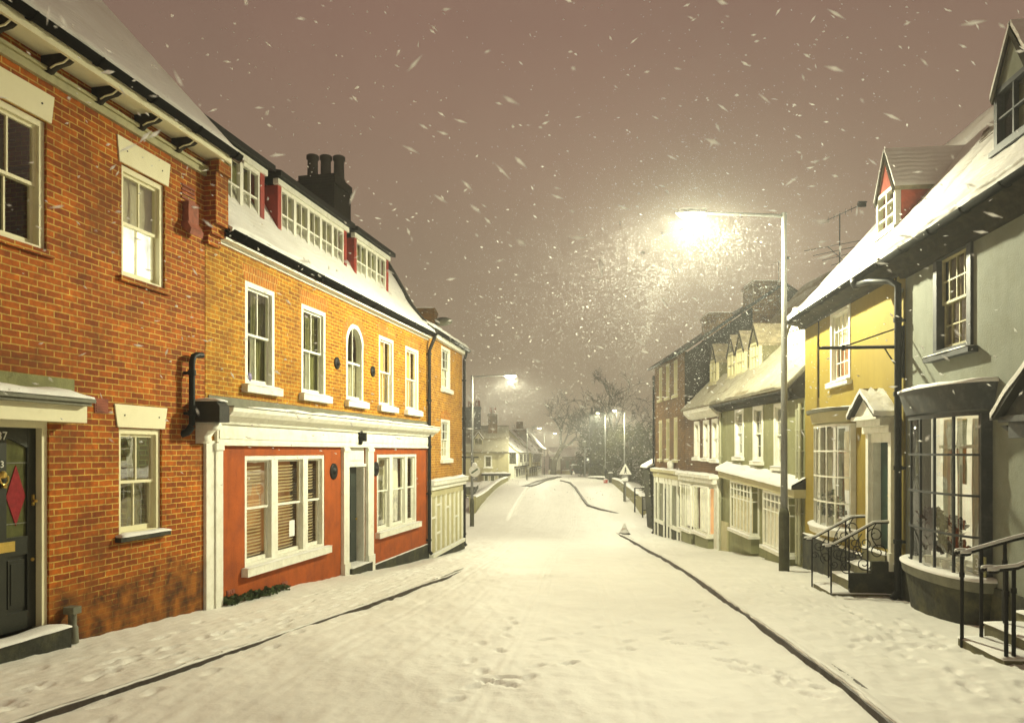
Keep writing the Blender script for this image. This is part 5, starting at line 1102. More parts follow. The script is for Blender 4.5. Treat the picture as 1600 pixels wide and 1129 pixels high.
def house_sage():
    S = RG; ua, ub = .02, gU(24.0)
    H = thing('sage_house', 'sage green shop house with two white many-paned bay windows under a snowy ledge', 'house', (*S.w(3.2, 0, 0)[:2], G(20.5)))
    Ws = [(gU(21.85), gU(22.65), 1.53, 2.98), (gU(20.25), gU(21.05), 1.42, 2.98), (gU(18.65), gU(19.45), 1.30, 2.95)]
    sd = (gU(17.72), gU(18.32), -.9, .55)
    part(H, 'wall', wall_mb(S, ua, ub, -3, 3.2, Ws, back=6), 'sage')
    for i, w in enumerate(Ws):
        window(S, H, *w, o=-.03, fr=.10, cols=2, rows=(2, 2), mat='white', sill=(.06, .10, .10), snow=.03, cur=[dict(m='olivec', d=.18, waves=4)], frontal=.05)
    k = .05
    canted(S, H, gU(20.55), gU(22.35), .26, -.66, .78, 6, (.66, .84), 'white', 'lit_cream', .03)
    canted(S, H, gU(17.95), gU(19.6), .26, -.84, .62, 6, (.66, .84), 'white', 'lit_cream', .04)
    T = lambda u, o, z: S.w(u, o, z + .05 * u); q = MB(T); q.box(ua - .1, ub - .6, 0, .30, .60, .80); c = part(H, 'ledge', q, 'cream')
    q = MB(T); q.prism([(0, .80), (.34, .80), (.34, .84), (0, 1.02)], 'u', ua - .1, ub - .55); part(c, 'ledge_roof', q, 'slate'); q = MB(T)
    n = 60; q.grid([[(ua - .1 + (ub - .45) * i / n, o, .86 + (1.02 - .84) * (1 - o / .34) + .05 * (1 + .6 * noise.noise((i * .21, o * 2, 1)))) for i in range(n + 1)] for o in (.0, .1, .2, .3, .36)] + [[(ua - .1 + (ub - .45) * i / n, .365, .80 + .015 * noise.noise((i * .3, 0, 1))) for i in range(n + 1)]]); part(c, 'ledge_snow', q, 'snow')
    q = MB(S); q.prism([(0, 2.98), (.18, 3.02), (.30, 3.14), (.30, 3.2), (0, 3.25)], 'u', ua, ub); part(H, 'eaves_cornice', q, 'timber')
    gutter(S, H, ua + .3, ub, .36, 3.17, .06, 'slate')
    Pq = [(.40, 3.24), (-.0, 3.62), (-4.2, 7.9), (-8.2, 3.5)]
    roof(S, H, ua + .28, ub, Pq, 'dusted', .10, .07, seed=8, step=.12, bare=.34, sm='snow_thin')
    q = MB(S); q.prism([(.30, 3.0), (.36, 3.2), (-.0, 3.55), (-4.2, 7.8), (-8, 3.3)], 'u', ua + .16, ua + .28); part(H, 'gable_wall', q, 'timber')
    for y, hw in ((22.35, .40), (24.0 - .35, .40)): 
        if y < 23.9: gab_dormer(S, H, gU(y), hw, -.5, 4.16, 5.0, 5.58, 'cheek', 'cheek', 'cream', 'dusted', -2.1, 0, cols=3, rows=2, snow=.012)
    gab_dormer(S, H, gU(19.2), .42, -.45, 4.08, 4.95, 5.40, 'cream', 'white', 'white', 'tile', -2.1, 0, cols=4, rows=2, snow=.07)
    q = MB(S)
    for u, o in ((.12, .08), (.30, .07)): q.tube([(u, o, -1.0), (u, o, 2.85)], .045, 8)
    for z in np.arange(-.8, 2.8, .5): q.box(.06, .36, 0, .10, z, z + .03)
    part(H, 'downpipe', q, 'pvc')
    q = MB(S); q.box(gU(23.3), gU(23.95), 0, .06, -2.6, -.55); part(H, 'meter_cupboard', q, 'cream')
    downpipe(S, H, gU(23.92), .07, G(24) + .1, 2.95, .04, 'pvc')
    # brown house next door
    B = thing('brown_brick_house', 'low brown brick house with a white shopfront and an orange glow in its window', 'house', (*S.w(gU(26.2), 0, 0)[:2], G(26.2)))
    u0, u1 = ub + .02, gU(28.7)
    Wb = [(gU(24.35), gU(25.05), 1.42, 2.80), (gU(25.4), gU(26.1), 1.45, 2.80), (gU(26.6), gU(27.3), 1.47, 2.80)]
    part(B, 'wall', wall_mb(S, u0, u1, -3, 3.15, Wb, back=6), 'brick_dark')
    for w in Wb: window(S, B, *w, o=-.02, fr=.12, cols=2, rows=(1, 1), mat='white', sill=(.08, .10, .10), snow=.03, cur=[dict(m='olivec', d=.2)], frontal=.05)
    q = MB(S); q.prism([(0, 2.86), (.16, 2.9), (.34, 3.08), (.36, 3.2), (0, 3.2)], 'u', u0, gU(27.6)); part(B, 'eaves_cove', q, 'white')
    roof(S, B, u0, gU(27.7), Pq, 'dusted', .1, .05, seed=14, step=.12, bare=.10, sm='snow_thin')
    q = MB(S); q.prism([(0, 3.1), (0, 3.55), (-4.2, 7.8), (-8, 3.3)], 'u', gU(27.55), gU(27.68)); part(B, 'gable_wall', q, 'brick_dark')
    for y in (24.55, 26.6): gab_dormer(S, B, gU(y), .40, -.5, 4.16, 5.0, 5.58, 'cheek', 'cheek', 'cream', 'dusted', -2.1, 0, cols=2, rows=2, snow=.012)
    q = MB(S); q.box(u0, u1 - .1, 0, .30, .62, .80); q.box(u0 - .03, u1 - .1, 0, .42, .80, .90); q.box(u0, u1 - .1, 0, .12, .5, .62); cc = part(B, 'shop_cornice', q, 'white'); q = MB(S); q.snow(u0, u1 - .1, .02, .43, .90, .06, 5.); part(cc, 'cornice_snow', q, 'snow')
    canted(S, B, gU(24.5), gU(26.3), .32, -1.12, .52, 2, (), 'white', None); canted(S, B, gU(26.75), gU(28.3), .3, -1.2, .52, 2, (), 'white', None)
    q = MB(S); q.box(gU(24.52), gU(25.0), .03, .08, -1.1, .5); part(B, 'lit_interior', q, 'lit_orange'); q = MB(S); q.box(gU(25.0), gU(26.25), .03, .06, -1.1, .5); q.box(gU(26.8), gU(28.2), .03, .06, -1.1, .5); part(B, 'lit_interior', q, 'lit_room')
    q = MB(S); q.box(u0, gU(24.42), 0, .14, -2.2, .62); q.box(u1 - .35, u1 - .1, 0, .12, -2.4, .62); part(B, 'pilaster', q, 'white'); q = MB(S); q.box(u0, u1, 0, .12, -3, -1.55); part(B, 'plinth', q, 'stone')
    # tall house
    Tn = thing('tall_brick_house', 'tall dark brick house with a bare gable and two broad chimneys', 'house', (*S.w(gU(31.5), 0, 0)[:2], G(31.5)))
    u0, u1 = gU(28.75), gU(34.2)
    Wt = [(gU(y), gU(y) + .62, z, z + 1.75) for z in (1.35, 4.0) for y in (29.9, 31.3, 32.7)]; Wt = [(a, b, c, min(d, 5.45)) for a, b, c, d in Wt]
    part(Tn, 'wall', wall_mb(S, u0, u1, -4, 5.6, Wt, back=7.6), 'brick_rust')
    for w in Wt: window(S, Tn, *w, o=-.03, fr=.10, cols=2, rows=(2, 2), mat='cream', sill=(.06, .10, .09), snow=.03, cur=[dict(m='darkc', d=.2)], frontal=.03)
    Pt = [(.22, 5.60), (-3.9, 8.35), (-8, 5.6)]
    roof(S, Tn, u0 - .05, u1 + .15, Pt, 'slate', .12, 0)
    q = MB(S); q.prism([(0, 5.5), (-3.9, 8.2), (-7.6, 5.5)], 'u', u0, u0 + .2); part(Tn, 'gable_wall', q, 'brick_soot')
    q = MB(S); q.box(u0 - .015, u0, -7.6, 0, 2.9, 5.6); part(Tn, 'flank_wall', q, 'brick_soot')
    gutter(S, Tn, u0, u1 + .2, .26, 5.54, .07, 'iron')
    y0 = 29.1
    for a, b, t in ((1105.5, 1140, 490), (1172, 1217, 441)):
        X0, X1 = (a - CX) / F * y0, (b - CX) / F * y0; zt = EYE + (HY - t) / F * y0; q = MB(); q.box(X0, X1, y0 - .3, y0 + .9, 5.8, zt - .12); q.box(X0 - .05, X1 + .05, y0 - .35, y0 + .95, zt - .2, zt - .08); q.box(X0, X1, y0 - .3, y0 + .9, zt - .08, zt)
        ch = part(Tn, 'chimney', q, 'brick_dark'); q = MB(); q.snow(X0, X1, y0 - .3, y0 + .9, zt, .03, a); part(ch, 'chimney_snow', q, 'snow')
    q = MB(S); q.box(u0, u1 - .1, 0, .10, .55, .80); q.box(u0, u1 - .1, 0, .24, .80, .92); cc = part(Tn, 'shop_cornice', q, 'cream'); q = MB(S); q.snow(u0, u1 - .1, 0, .25, .92, .06, 2.); part(cc, 'cornice_snow', q, 'snow')
    q = MB(S)
    for y in (28.95, 29.5, 30.7, 31.3, 31.9, 33.1, 33.8): q.box(gU(y), gU(y) + .16, 0, .10, -2.1, .56)
    q.box(u0, u1 - .1, 0, .06, .3, .55); q.box(gU(29.0), gU(30.7), 0, .12, -1.5, -1.35); q.box(gU(31.9), gU(33.8), 0, .12, -1.5, -1.35); sf = part(Tn, 'shopfront', q, 'white')
    q = MB(S); q.box(gU(29.1), gU(33.9), .0, .03, -1.4, .32); part(sf, 'pane', q, 'tint_glass')
    q = MB(S); q.box(gU(31.47), gU(31.9), .03, .06, -2.2, .1); part(sf, 'door', q, 'greydoor')
    q = MB(S); q.box(u0, u1, 0, .06, -4, -1.5); part(Tn, 'plinth', q, 'stone')
    q = MB(S); a = S.U(1053.5); q.lathe([(.12, 0), (.14, .25), (.04, .35)], a, .16, 12, 'z', .98); part(Tn, 'wall_lantern', q, 'signw')
    downpipe(S, Tn, u1 - .05, .07, G(34) + .1, 5.2, .05, 'iron')
house_sage()

def aerial(name, label, X, Y, z0, z1, s=1., n=6):
    t = thing(name, label, 'aerial', (X, Y, z0)); q = MB(); q.tube([(X, Y, z0), (X, Y, z1)], .018 * s, 6); part(t, 'mast', q, 'iron')
    q = MB(); a = Vector((.8, -.6, .3)).normalized(); c = Vector((X, Y, z1 - .02)); q.tube([c - a * .5 * s, c + a * .7 * s], .012 * s, 6)
    for i in range(n): p = c + a * (-.3 + .9 * i / n) * s; h = .08 * s; q.tube([p - Vector((0, 0, h)), p + Vector((0, 0, h))], .006 * s, 4)
    q.box(c.x + a.x * .55 * s - .08, c.x + a.x * .55 * s + .12, c.y + a.y * .55 * s - .03, c.y + a.y * .55 * s + .03, c.z + .1 * s, c.z + .24 * s); part(t, 'upper_array', q, 'iron')
    if s > .8:
        q = MB(); c = Vector((X, Y, z1 - 1.15)); a = Vector((.25, -.5, -.55)); q.tube([c - a * .7, c + a * .7], .012, 6)
        for i in range(5): p = c + a * (-.6 + 1.2 * i / 4); q.tube([p - Vector((.75 - .1 * i, .2, .14)), p + Vector((.75 - .1 * i, -.2, .14))], .009, 4)
        part(t, 'lower_array', q, 'iron')
y = 19.5; aerial('tv_aerial', 'tall black television aerial with crossed rods above the snowy eave beside the red dormer', (1312 - CX) / F * y, y, 6.4, EYE + (HY - 334) / F * y)
y = 29.2; aerial('tv_aerial', 'small thin television aerial on the broad sooty chimney behind the street lamp', (1216.5 - CX) / F * y, y, 8.3, EYE + (HY - 408) / F * y, .6, 3)
# ------------------------------------------------------------------ street lamps
def lamp_light(name):
    L = bpy.data.lights.new(name, 'POINT'); L.energy = LAMP_W; L.color = LAMP_COL; L.shadow_soft_size = .11
    L.use_nodes = True; nt = L.node_tree; e = nt.nodes['Emission']
    g = nd(nt, 'ShaderNodeTexCoord'); sp = nd(nt, 'ShaderNodeSeparateXYZ'); nt.links.new(g.outputs['Normal'], sp.inputs[0])
    r = nd(nt, 'ShaderNodeValToRGB')            # photometric curve of the lantern against the vertical (-1 straight down ... +1 up)
    ma = nd(nt, 'ShaderNodeMath', operation='MULTIPLY_ADD'); ma.inputs[1].default_value = .5; ma.inputs[2].default_value = .5; nt.links.new(sp.outputs['Z'], ma.inputs[0]); nt.links.new(ma.outputs[0], r.inputs[0])
    els = r.color_ramp.elements; els[0].position = 0; els[0].color = (.22,) * 3 + (1,); els[1].position = 1; els[1].color = (.02,) * 3 + (1,)
    for p, v in CURVE:
        x = els.new(p); x.color = (v, v, v, 1)
    nt.links.new(r.outputs[0], e.inputs['Strength']); return L
CURVE = ((.08, .30), (.15, .50), (.22, .86), (.30, 1.0), (.36, 1.0), (.40, .82), (.45, .46), (.50, .22), (.56, .11), (.75, .06))
def street_lamp(H=8.0, arm=2.05, label='', group='street lamps along the road'):
    t = thing('street_lamp', label, 'street lamp', (0, 0, 0), group)
    q = MB(); q.lathe([(.115, -.4), (.115, 1.25), (.108, 1.34), (.078, 1.45)], 0, 0, 14); pb = part(t, 'pole_base', q, 'galvdark')
    q = MB(); q.lathe([(.076, 1.4), (.068, 4), (.055, H - .15), (.05, H)], 0, 0, 14); p = part(t, 'pole', q, 'galv')
    q = MB(); q.box(-.05, .05, -.122, -.10, .35, .95); part(pb, 'pole_door', q, 'galvdark')
    q = MB(); q.tube([(0, 0, H - .02), (-.25, 0, H), (-arm + .3, 0, H + .06)], [.045, .04, .032], 10); q.tube([(0, 0, H - .14), (0, 0, H + .06)], .062, 12); q.prism([(-.0, H - .1), (-.5, H - .0), (-.5, H + .02), (0, H + .02)], 'o', -.012, .012) if False else None; part(t, 'arm', q, 'galv')
    q = MB(); n = 9; prof = [(0, .02), (.05, .045), (.2, .10), (.4, .125), (.6, .10), (.72, .05), (.75, .01)]
    q.grid([[(-arm + .35 - a, w * math.cos(k * math.pi / 8), H + .05 + w * .9 * math.sin(k * math.pi / 8)) for k in range(9)] for a, w in prof]); hd = part(t, 'lantern', q, 'galv')
    q = MB(); q.grid([[(-arm + .30 - .65 * i / 10, .115 * math.sin(math.pi * (i + .3) / 10.6) ** .6 * math.cos(k * math.pi / 8), H + .05 - .15 * math.sin(math.pi * (i + .3) / 10.6) ** .6 * math.sin(k * math.pi / 8)) for k in range(9)] for i in range(11)]); part(hd, 'bowl', q, 'bowl')
    q = MB(); q.snow(-arm - .3, -arm + .3, -.08, .08, H + .12, .05, 1.); part(hd, 'lantern_snow', q, 'snow')
    lo = bpy.data.objects.new('lantern_light', lamp_light('lantern_light')); COL.objects.link(lo); lo.parent = t; lo.location = (-arm, 0, H - .18)
    return t
R1 = street_lamp(label='tall grey street lamp in front of the sage green shop house')
R1.location = (6.1, 16.5, G(16.5) + .05)
def lamp_at(X, Y, rot, label, s=1., z=None, e=.60):
    o = dup(R1, (X, Y, (G(Y) if z is None else z) + .05), rot, label); o.scale = (s, s, s)
    for c in o.children:
        if c.type == 'LIGHT': c.data = c.data.copy(); c.data.energy = LAMP_W * e
    return o
lamp_at(-2.12, 39.0, math.pi, 'street lamp beside the side road on the left, carrying a round sign', .985, e=.68)
lamp_at(7.95, 52, 1.0, 'street lamp in front of the right bridge parapet, above the triangular sign', .80, e=.45)
lamp_at(9.0, 71, 1.0, 'street lamp behind the right end of the bridge, lantern lower than its neighbour', .80, e=.5)
lamp_at(1.5, 74, math.pi + .3, 'dark street lamp by the jettied cottages, lantern partly hidden', .64, e=.35)
lamp_at(4.9, 112, math.pi, 'most distant street lamp, below the bare tree at the far end', .78, e=.5)

# ------------------------------------------------------------------ signs, cone, railings
def disc(mb, c, r, y, th=.02, n=28): mb.prism([(c[0] + r * math.cos(2 * math.pi * i / n), c[1] + r * math.sin(2 * math.pi * i / n)) for i in range(n)], 'o', y, y + th)
def P3(px, py, Y): return (px - CX) / F * Y, EYE + (HY - py) / F * Y
Y = 38.6; x, z = P3(741.5, 735.5, Y)
t = thing('road_sign', 'round white road sign with a dark diagonal bar under a snow cap', 'road sign', (x, Y, z - .8))
q = MB(); disc(q, (x, z), .30, Y); d = part(t, 'sign_disc', q, 'signw')
q = MB(); c, s = math.cos(.62), math.sin(.62); q.prism([(x + a * c - b * s, z + a * s + b * c) for a, b in ((-.2, -.045), (.2, -.045), (.2, .045), (-.2, .045))], 'o', Y - .006, Y); part(d, 'diagonal_bar', q, 'signg')
q = MB(); q.snow(x - .14, x + .14, Y - .02, Y + .05, z + .27, .16, 2.); part(t, 'sign_snow', q, 'snow')
q = MB(); q.box(x - .16, x + .1, Y + .02, Y + .05, z - .5, z - .32); q.box(x + .04, x + .16, Y, Y + .02, z - .52, z - .33); q.tube([(x - .02, Y + .2, z), (x - .02, Y + .03, z)], .02, 6); part(t, 'plate', q, 'signb')
Y = 51.8; x, z = P3(977, 736, Y)
t = thing('road_sign', 'white triangular warning sign with a walking figure', 'road sign', (x, Y, z - 1))
q = MB(); q.prism([(x - .45, z - .22), (x + .45, z - .22), (x, z + .55)], 'o', Y - .05, Y - .02); d = part(t, 'sign_triangle', q, 'signw')
q = MB(); disc(q, (x, z + .25), .05, Y - .06, .01, 12); q.prism([(x - .07, z + .0), (x - .03, z + .2), (x + .04, z + .2), (x + .08, z + .02), (x + .03, z + .03), (x + .1, z - .15), (x + .05, z - .15), (x, z - .03), (x - .06, z - .15), (x - .11, z - .15), (x - .03, z + .02)], 'o', Y - .06, Y - .052); part(d, 'walking_figure', q, 'black')
q = MB(); disc(q, (x - .03, z - .52), .27, Y - .05); d = part(t, 'round_plate', q, 'signb'); q = MB(); q.snow(x - .32, x + .2, Y - .09, Y - .02, z - .68, .2, 3., 1.); part(d, 'plate_snow', q, 'snow'); q = MB(); disc(q, (x - .1, z - .45), .05, Y - .06, .01); disc(q, (x + .02, z - .58), .06, Y - .06, .01); part(d, 'plate_marks', q, 'black')
q = MB(); q.tube([(x + .02, Y + .05, G(Y)), (x + .02, Y + .05, z + .3)], .05, 8); part(t, 'post', q, 'galv')
Y = 35.2; x, z = P3(1024.5, 738, Y)
t = thing('road_sign', 'round road sign with a dark rim and smudged motif beside the tall brick house', 'road sign', (x, Y, G(Y)))
q = MB(); disc(q, (x, z), .235, Y); d = part(t, 'sign_rim', q, 'black'); q = MB(); disc(q, (x, z), .19, Y - .008, .006); d2 = part(d, 'sign_disc', q, 'signw'); q = MB(); q.prism([(x - .13, z - .04), (x - .05, z + .06), (x + .02, z + .01), (x + .12, z + .05), (x + .13, z - .02), (x + .03, z - .05), (x - .04, z - .02)], 'o', Y - .012, Y - .008); part(d2, 'motif', q, 'timber')
q = MB(); q.tube([(x + .06, Y + .06, G(Y) - .1), (x + .06, Y + .06, z + .34)], .045, 8); part(t, 'post', q, 'iron'); q = MB(); q.snow(x - .12, x + .14, Y - .02, Y + .08, z + .22, .08, 4.); part(t, 'sign_snow', q, 'snow')
Y = 34.0; x, y_ = P3(975.5, 818, Y); g = G(Y)
t = thing('traffic_cone', 'snow-covered traffic cone standing on the carriageway near the bridge', 'traffic cone', (x, Y, g))
q = MB(); q.box(x - .24, x + .24, Y - .24, Y + .24, g - .01, g + .05); part(t, 'cone_base', q, 'rubber'); q = MB(); q.lathe([(.17, .05), (.04, .44), (.03, .45)], x, Y, 16, 'z', g); c = part(t, 'cone_body', q, 'orange')
q = MB(); q.lathe([(.235, .05), (.21, .11), (.125, .24), (.13, .24)], x, Y, 16, 'z', g + .01); q.lathe([(.12, .27), (.10, .33), (.055, .43), (.035, .49), (.0, .51)], x, Y, 16, 'z', g); part(c, 'cone_snow', q, 'snow')

# ------------------------------------------------------------------ bridge parapets
def parapet(name, label, pts, h, w=.35, side=1):
    t = thing(name, label, 'bridge parapet', (*pts[0][:2], G(pts[0][1])))
    mb = MB(); cp = MB(); sn = MB(); W, C_, S_ = [], [], []
    for (x, y, z0, z1) in pts:
        W.append([(x, y, z0 - .6), (x, y, z1), (x - side * w, y, z1), (x - side * w, y, z0 - 2.5)])
        C_.append([(x + side * .05, y, z1), (x + side * .05, y, z1 + .09), (x - side * (w + .05), y, z1 + .09), (x - side * (w + .05), y, z1), (x + side * .05, y, z1)])
        S_.append([(x + side * .06, y, z1 + .08), (x + side * .03, y, z1 + .14), (x - side * w * .5, y, z1 + .17), (x - side * (w + .05), y, z1 + .13)])
    mb.grid(W, False); k = mb.p; 
    part(t, 'wall', mb, 'parapet'); cp.grid(C_, False); part(t, 'coping', cp, 'parapet'); sn.grid(S_); part(t, 'coping_snow', sn, 'snow')
    e = MB()
    for (x, y, z0, z1) in (pts[0], pts[-1]): e.box(min(x + side * .04, x - side * (w + .04)), max(x + side * .04, x - side * (w + .04)), y - .2, y + .2, z0 - .5, z1 + .12)
    part(t, 'end_pier', e, 'parapet')
def imgpts(L, Ys): return [(((px - CX) / F * y), y, EYE + (HY - b) / F * y, EYE + (HY - tp) / F * y) for (px, tp, b), y in zip(L, Ys)]
parapet('bridge_parapet', 'curved stone bridge parapet on the left, in front of the old timbered houses', imgpts([(743, 778.5, 801), (752, 774, 794), (762, 767, 786), (772, 758, 777), (782, 751, 768), (793.5, 746.5, 762)], [47, 51, 55.5, 60, 65, 71]), .9, .35, 1)
parapet('bridge_parapet', 'curved pale bridge parapet on the right, behind the triangular sign', imgpts([(1003, 778, 798), (992, 770, 788), (980, 761, 777), (968, 752.5, 768), (957, 748.5, 761)], [46, 50, 54.5, 59.5, 65]), .9, .35, -1)
Y = 44.5; g = G(Y)
t = thing('railing_gate', 'dark railing with a grey panel at the near end of the right bridge parapet', 'railing', (*P3(1015, 0, Y)[:1], Y, g)); q = MB()
x0, x1 = P3(1004, 0, Y)[0], P3(1021, 0, Y)[0]
for x in (x0, x1, x1 + .25): q.tube([(x, Y, g - .3), (x, Y, g + (1.25 if x == x0 else 2.1))], .045, 6)
for z in (g + 1.25, g + .45): q.tube([(x0, Y, z), (x1, Y, z)], .035, 6)
part(t, 'frame', q, 'iron'); q = MB(); q.box(x0 + .05, x1 - .05, Y - .02, Y + .02, g + .5, g + 1.2); part(t, 'panel', q, 'signb'); q = MB(); q.snow(x0, x1, Y - .06, Y + .06, g + 1.28, .06, 1.); q.snow(x0 + .1, x1 - .1, Y - .2, Y + .2, g, .25, 2.); part(t, 'railing_snow', q, 'snow')
Y = 46.5; t = thing('guard_rail', 'thin snow-topped guard rail beyond the grey panel', 'railing', (*P3(1010, 0, Y)[:1], Y, G(Y))); q = MB(); a, z = P3(996, 763, Y); b = P3(1021, 763, Y)[0]
for zz in (z, z - .45): q.tube([(a, Y + 1, zz), (b, Y + 1, zz)], .035, 6)
q.tube([(b, Y + 1, z + .3), (b, Y + 1, -3)], .05, 6); q.tube([(a, Y + 1, z), (a, Y + 1, -3)], .05, 6); part(t, 'rail', q, 'iron'); q = MB(); q.box(a, b, Y + .96, Y + 1.04, z + .03, z + .07); part(t, 'rail_snow', q, 'snow')
# shed roof and ivy post beside the tall house
Y = 37; t = thing('lean_to_shed', 'small lean-to with a thick snowy roof behind the round sign', 'shed', (P3(1034, 0, Y)[0], Y, G(Y))); x0, z0 = P3(1011, 731, Y); x1, z1 = P3(1046, 716, Y)
q = MB(); q.prism([(x0 + .1, z0 - .1), (x1, z1 - .1), (x1, -3), (x0 + .35, -3)], 'o', Y, Y + 1.6); part(t, 'wall', q, 'stone')
q = MB(); q.prism([(x0, z0 - .05), (x1, z1 - .05), (x1, z1 + .03), (x0, z0 + .02)], 'o', Y - .15, Y + 1.8); r = part(t, 'roof', q, 'slate'); q = MB(); q.prism([(x0 - .04, z0 + .02), (x0, z0 + .12), (x0 + .5, z0 + .40), (x1, z1 + .24), (x1, z1 + .03)], 'o', Y - .17, Y + 1.8); part(r, 'roof_snow', q, 'snow')
mb = MB(); rr = random.Random(3)
for k in range(9): leafclump(mb, (P3(1029, 0, 36)[0] + rr.uniform(-.1, .15), 36.2, G(36) + .3 + .22 * k), (.32, .2, .25), 60, .12, rr)
iv = thing('ivy_post', 'ivy-grown post at the foot of the round sign', 'plant', (P3(1029, 0, 36)[0], 36.2, G(36))); part(iv, 'leaves', mb, 'hedge'); q = MB(); q.tube([(P3(1029, 0, 36)[0], 36.2, G(36) - .2), (P3(1029, 0, 36)[0], 36.2, G(36) + 2.1)], .07, 6); part(iv, 'post', q, 'bark')

# ------------------------------------------------------------------ old inn and cottages beyond the bridge
def inn():
    Y = 76.; X0, X1 = -7.2, -.35
    H = thing('inn', 'old plastered inn with a long snowy roof and a white gable to the road', 'inn', (-3.5, Y, G(Y) - 1))
    S = Face((X1, Y), (-1, -.0001), 1)      # front wall faces the camera; u runs to the left
    if S.n[1] > 0: S.n = (-S.n[0], -S.n[1])
    def u(px): return X1 - (px - CX) / F * Y
    def z(py): return EYE + (HY - py) / F * Y
    ub = X1 - X0
    w1 = (u(769), u(756.5), z(730), z(711)); w2 = [(u(b), u(a), z(755), z(741)) for a, b in ((757, 764), (766, 774), (778, 795))]
    part(H, 'wall', wall_mb(S, 0, ub, -5, z(705), [w1], back=7), 'cream')
    window(S, H, *w1, o=-.02, fr=.14, cols=2, rows=(2, 2), mat='white', sill=(.1, .1, .1), snow=.05, cur=[dict(m='darkc', d=.2)], frontal=.04, sash_mat='olive')
    q = MB(S); q.box(0, ub, 0, .10, z(706.5), z(703)); q.box(u(748), ub, 0, .08, z(715), z(713)); q.box(u(741), u(738), 0, .07, z(745), z(715)); part(H, 'beam', q, 'timber')
    P = [(.4, z(705) - .05), (-3.2, z(663.5)), (-7.2, z(705))]
    roof(S, H, -.02, ub, P, 'dusted', .12, .05, seed=31, step=.2, bare=.25, sm='snow_thin')
    q = MB(S); q.prism([(0, z(706)), (-3.2, z(665)), (-6.8, z(706))], 'u', 0, .15); part(H, 'gable_wall', q, 'white')
    gab_dormer(S, H, u(747), .45, -.5, z(696.5), z(683.5), z(674), 'timber', 'cream', 'cream', 'tile', -2.5, 0, cols=2, rows=1)
    # low wing in front with a window band
    q = MB(S); q.box(u(796), u(755), 0, 1.2, -5, z(742)); wg = part(H, 'wing', q, 'cream'); q = MB(S); q.prism([(0, z(738)), (1.35, z(740.5)), (1.35, z(742)), (0, z(741))], 'u', u(798), u(753)); part(wg, 'wing_roof', q, 'timber'); q = MB(S); q.snow(u(798), u(753), .0, 1.36, z(739), .14, 4.); part(wg, 'wing_snow', q, 'snow')
    for w in w2: q = MB(S); q.box(*w[:2], 1.2, 1.23, *w[2:]); part(wg, 'pane', q, 'tint_glass'); q = MB(S); [q.box(a, a + .08, 1.2, 1.26, w[2], w[3]) for a in (w[0], w[1] - .08)]; q.box(w[0] + .08, w[1] - .08, 1.2, 1.26, w[3] - .08, w[3]); part(wg, 'window_frame', q, 'white')
    for px0, px1, t, yy, m in ((762.5, 777, 646, 78.5, 'brick_rust'), (741, 751, 635, 79.0, 'brick_soot'), (720, 738, 636, 79.0, 'brick_soot')):
        a, b = (px0 - CX) / F * yy, (px1 - CX) / F * yy; q = MB(); zz = EYE + (HY - t) / F * yy; q.box(a, b, yy - .4, yy + .5, 3.4, zz); q.box(a - .06, b + .06, yy - .46, yy + .56, zz - .25, zz - .1); c = part(H, 'chimney', q, m)
        for k in range(2): q = MB(); q.lathe([(.15, 0), (.13, .6), (.16, .65), (.1, .66)], a + (b - a) * (.28 + .45 * k), yy, 10, 'z', zz); part(c, 'chimney_pot', q, 'terra')
    return H
inn()
# lower riverside house at the corner of the side road (left)
Y = 58.; t = thing('riverside_house', 'dark stone riverside house half hidden by the corner house, with a row of low windows', 'house', (-5.5, Y, -4)); q = MB(); x0, x1 = P3(700, 0, Y)[0], P3(742, 0, Y)[0]
q.box(x0, x1, Y, Y + 6, -5, P3(0, 760, Y)[1]); part(t, 'wall', q, 'stone'); q = MB(); q.box(x0, x1 + .1, Y - .1, Y + 6, P3(0, 760, Y)[1], P3(0, 757.5, Y)[1]); part(t, 'coping', q, 'snow')
for i in range(3):
    a = P3(723 + i * 6, 0, Y)[0]
    q = MB(); q.box(a, a + .22, Y - .02, Y, P3(0, 783, Y)[1], P3(0, 764, Y)[1]); w = part(t, 'window', q, 'tint_glass'); q = MB(); zc = P3(0, 773, Y)[1]; q.box(a - .02, a + .24, Y - .04, Y - .02, zc - .03, zc + .03); part(w, 'glazing_bar', q, 'cream')
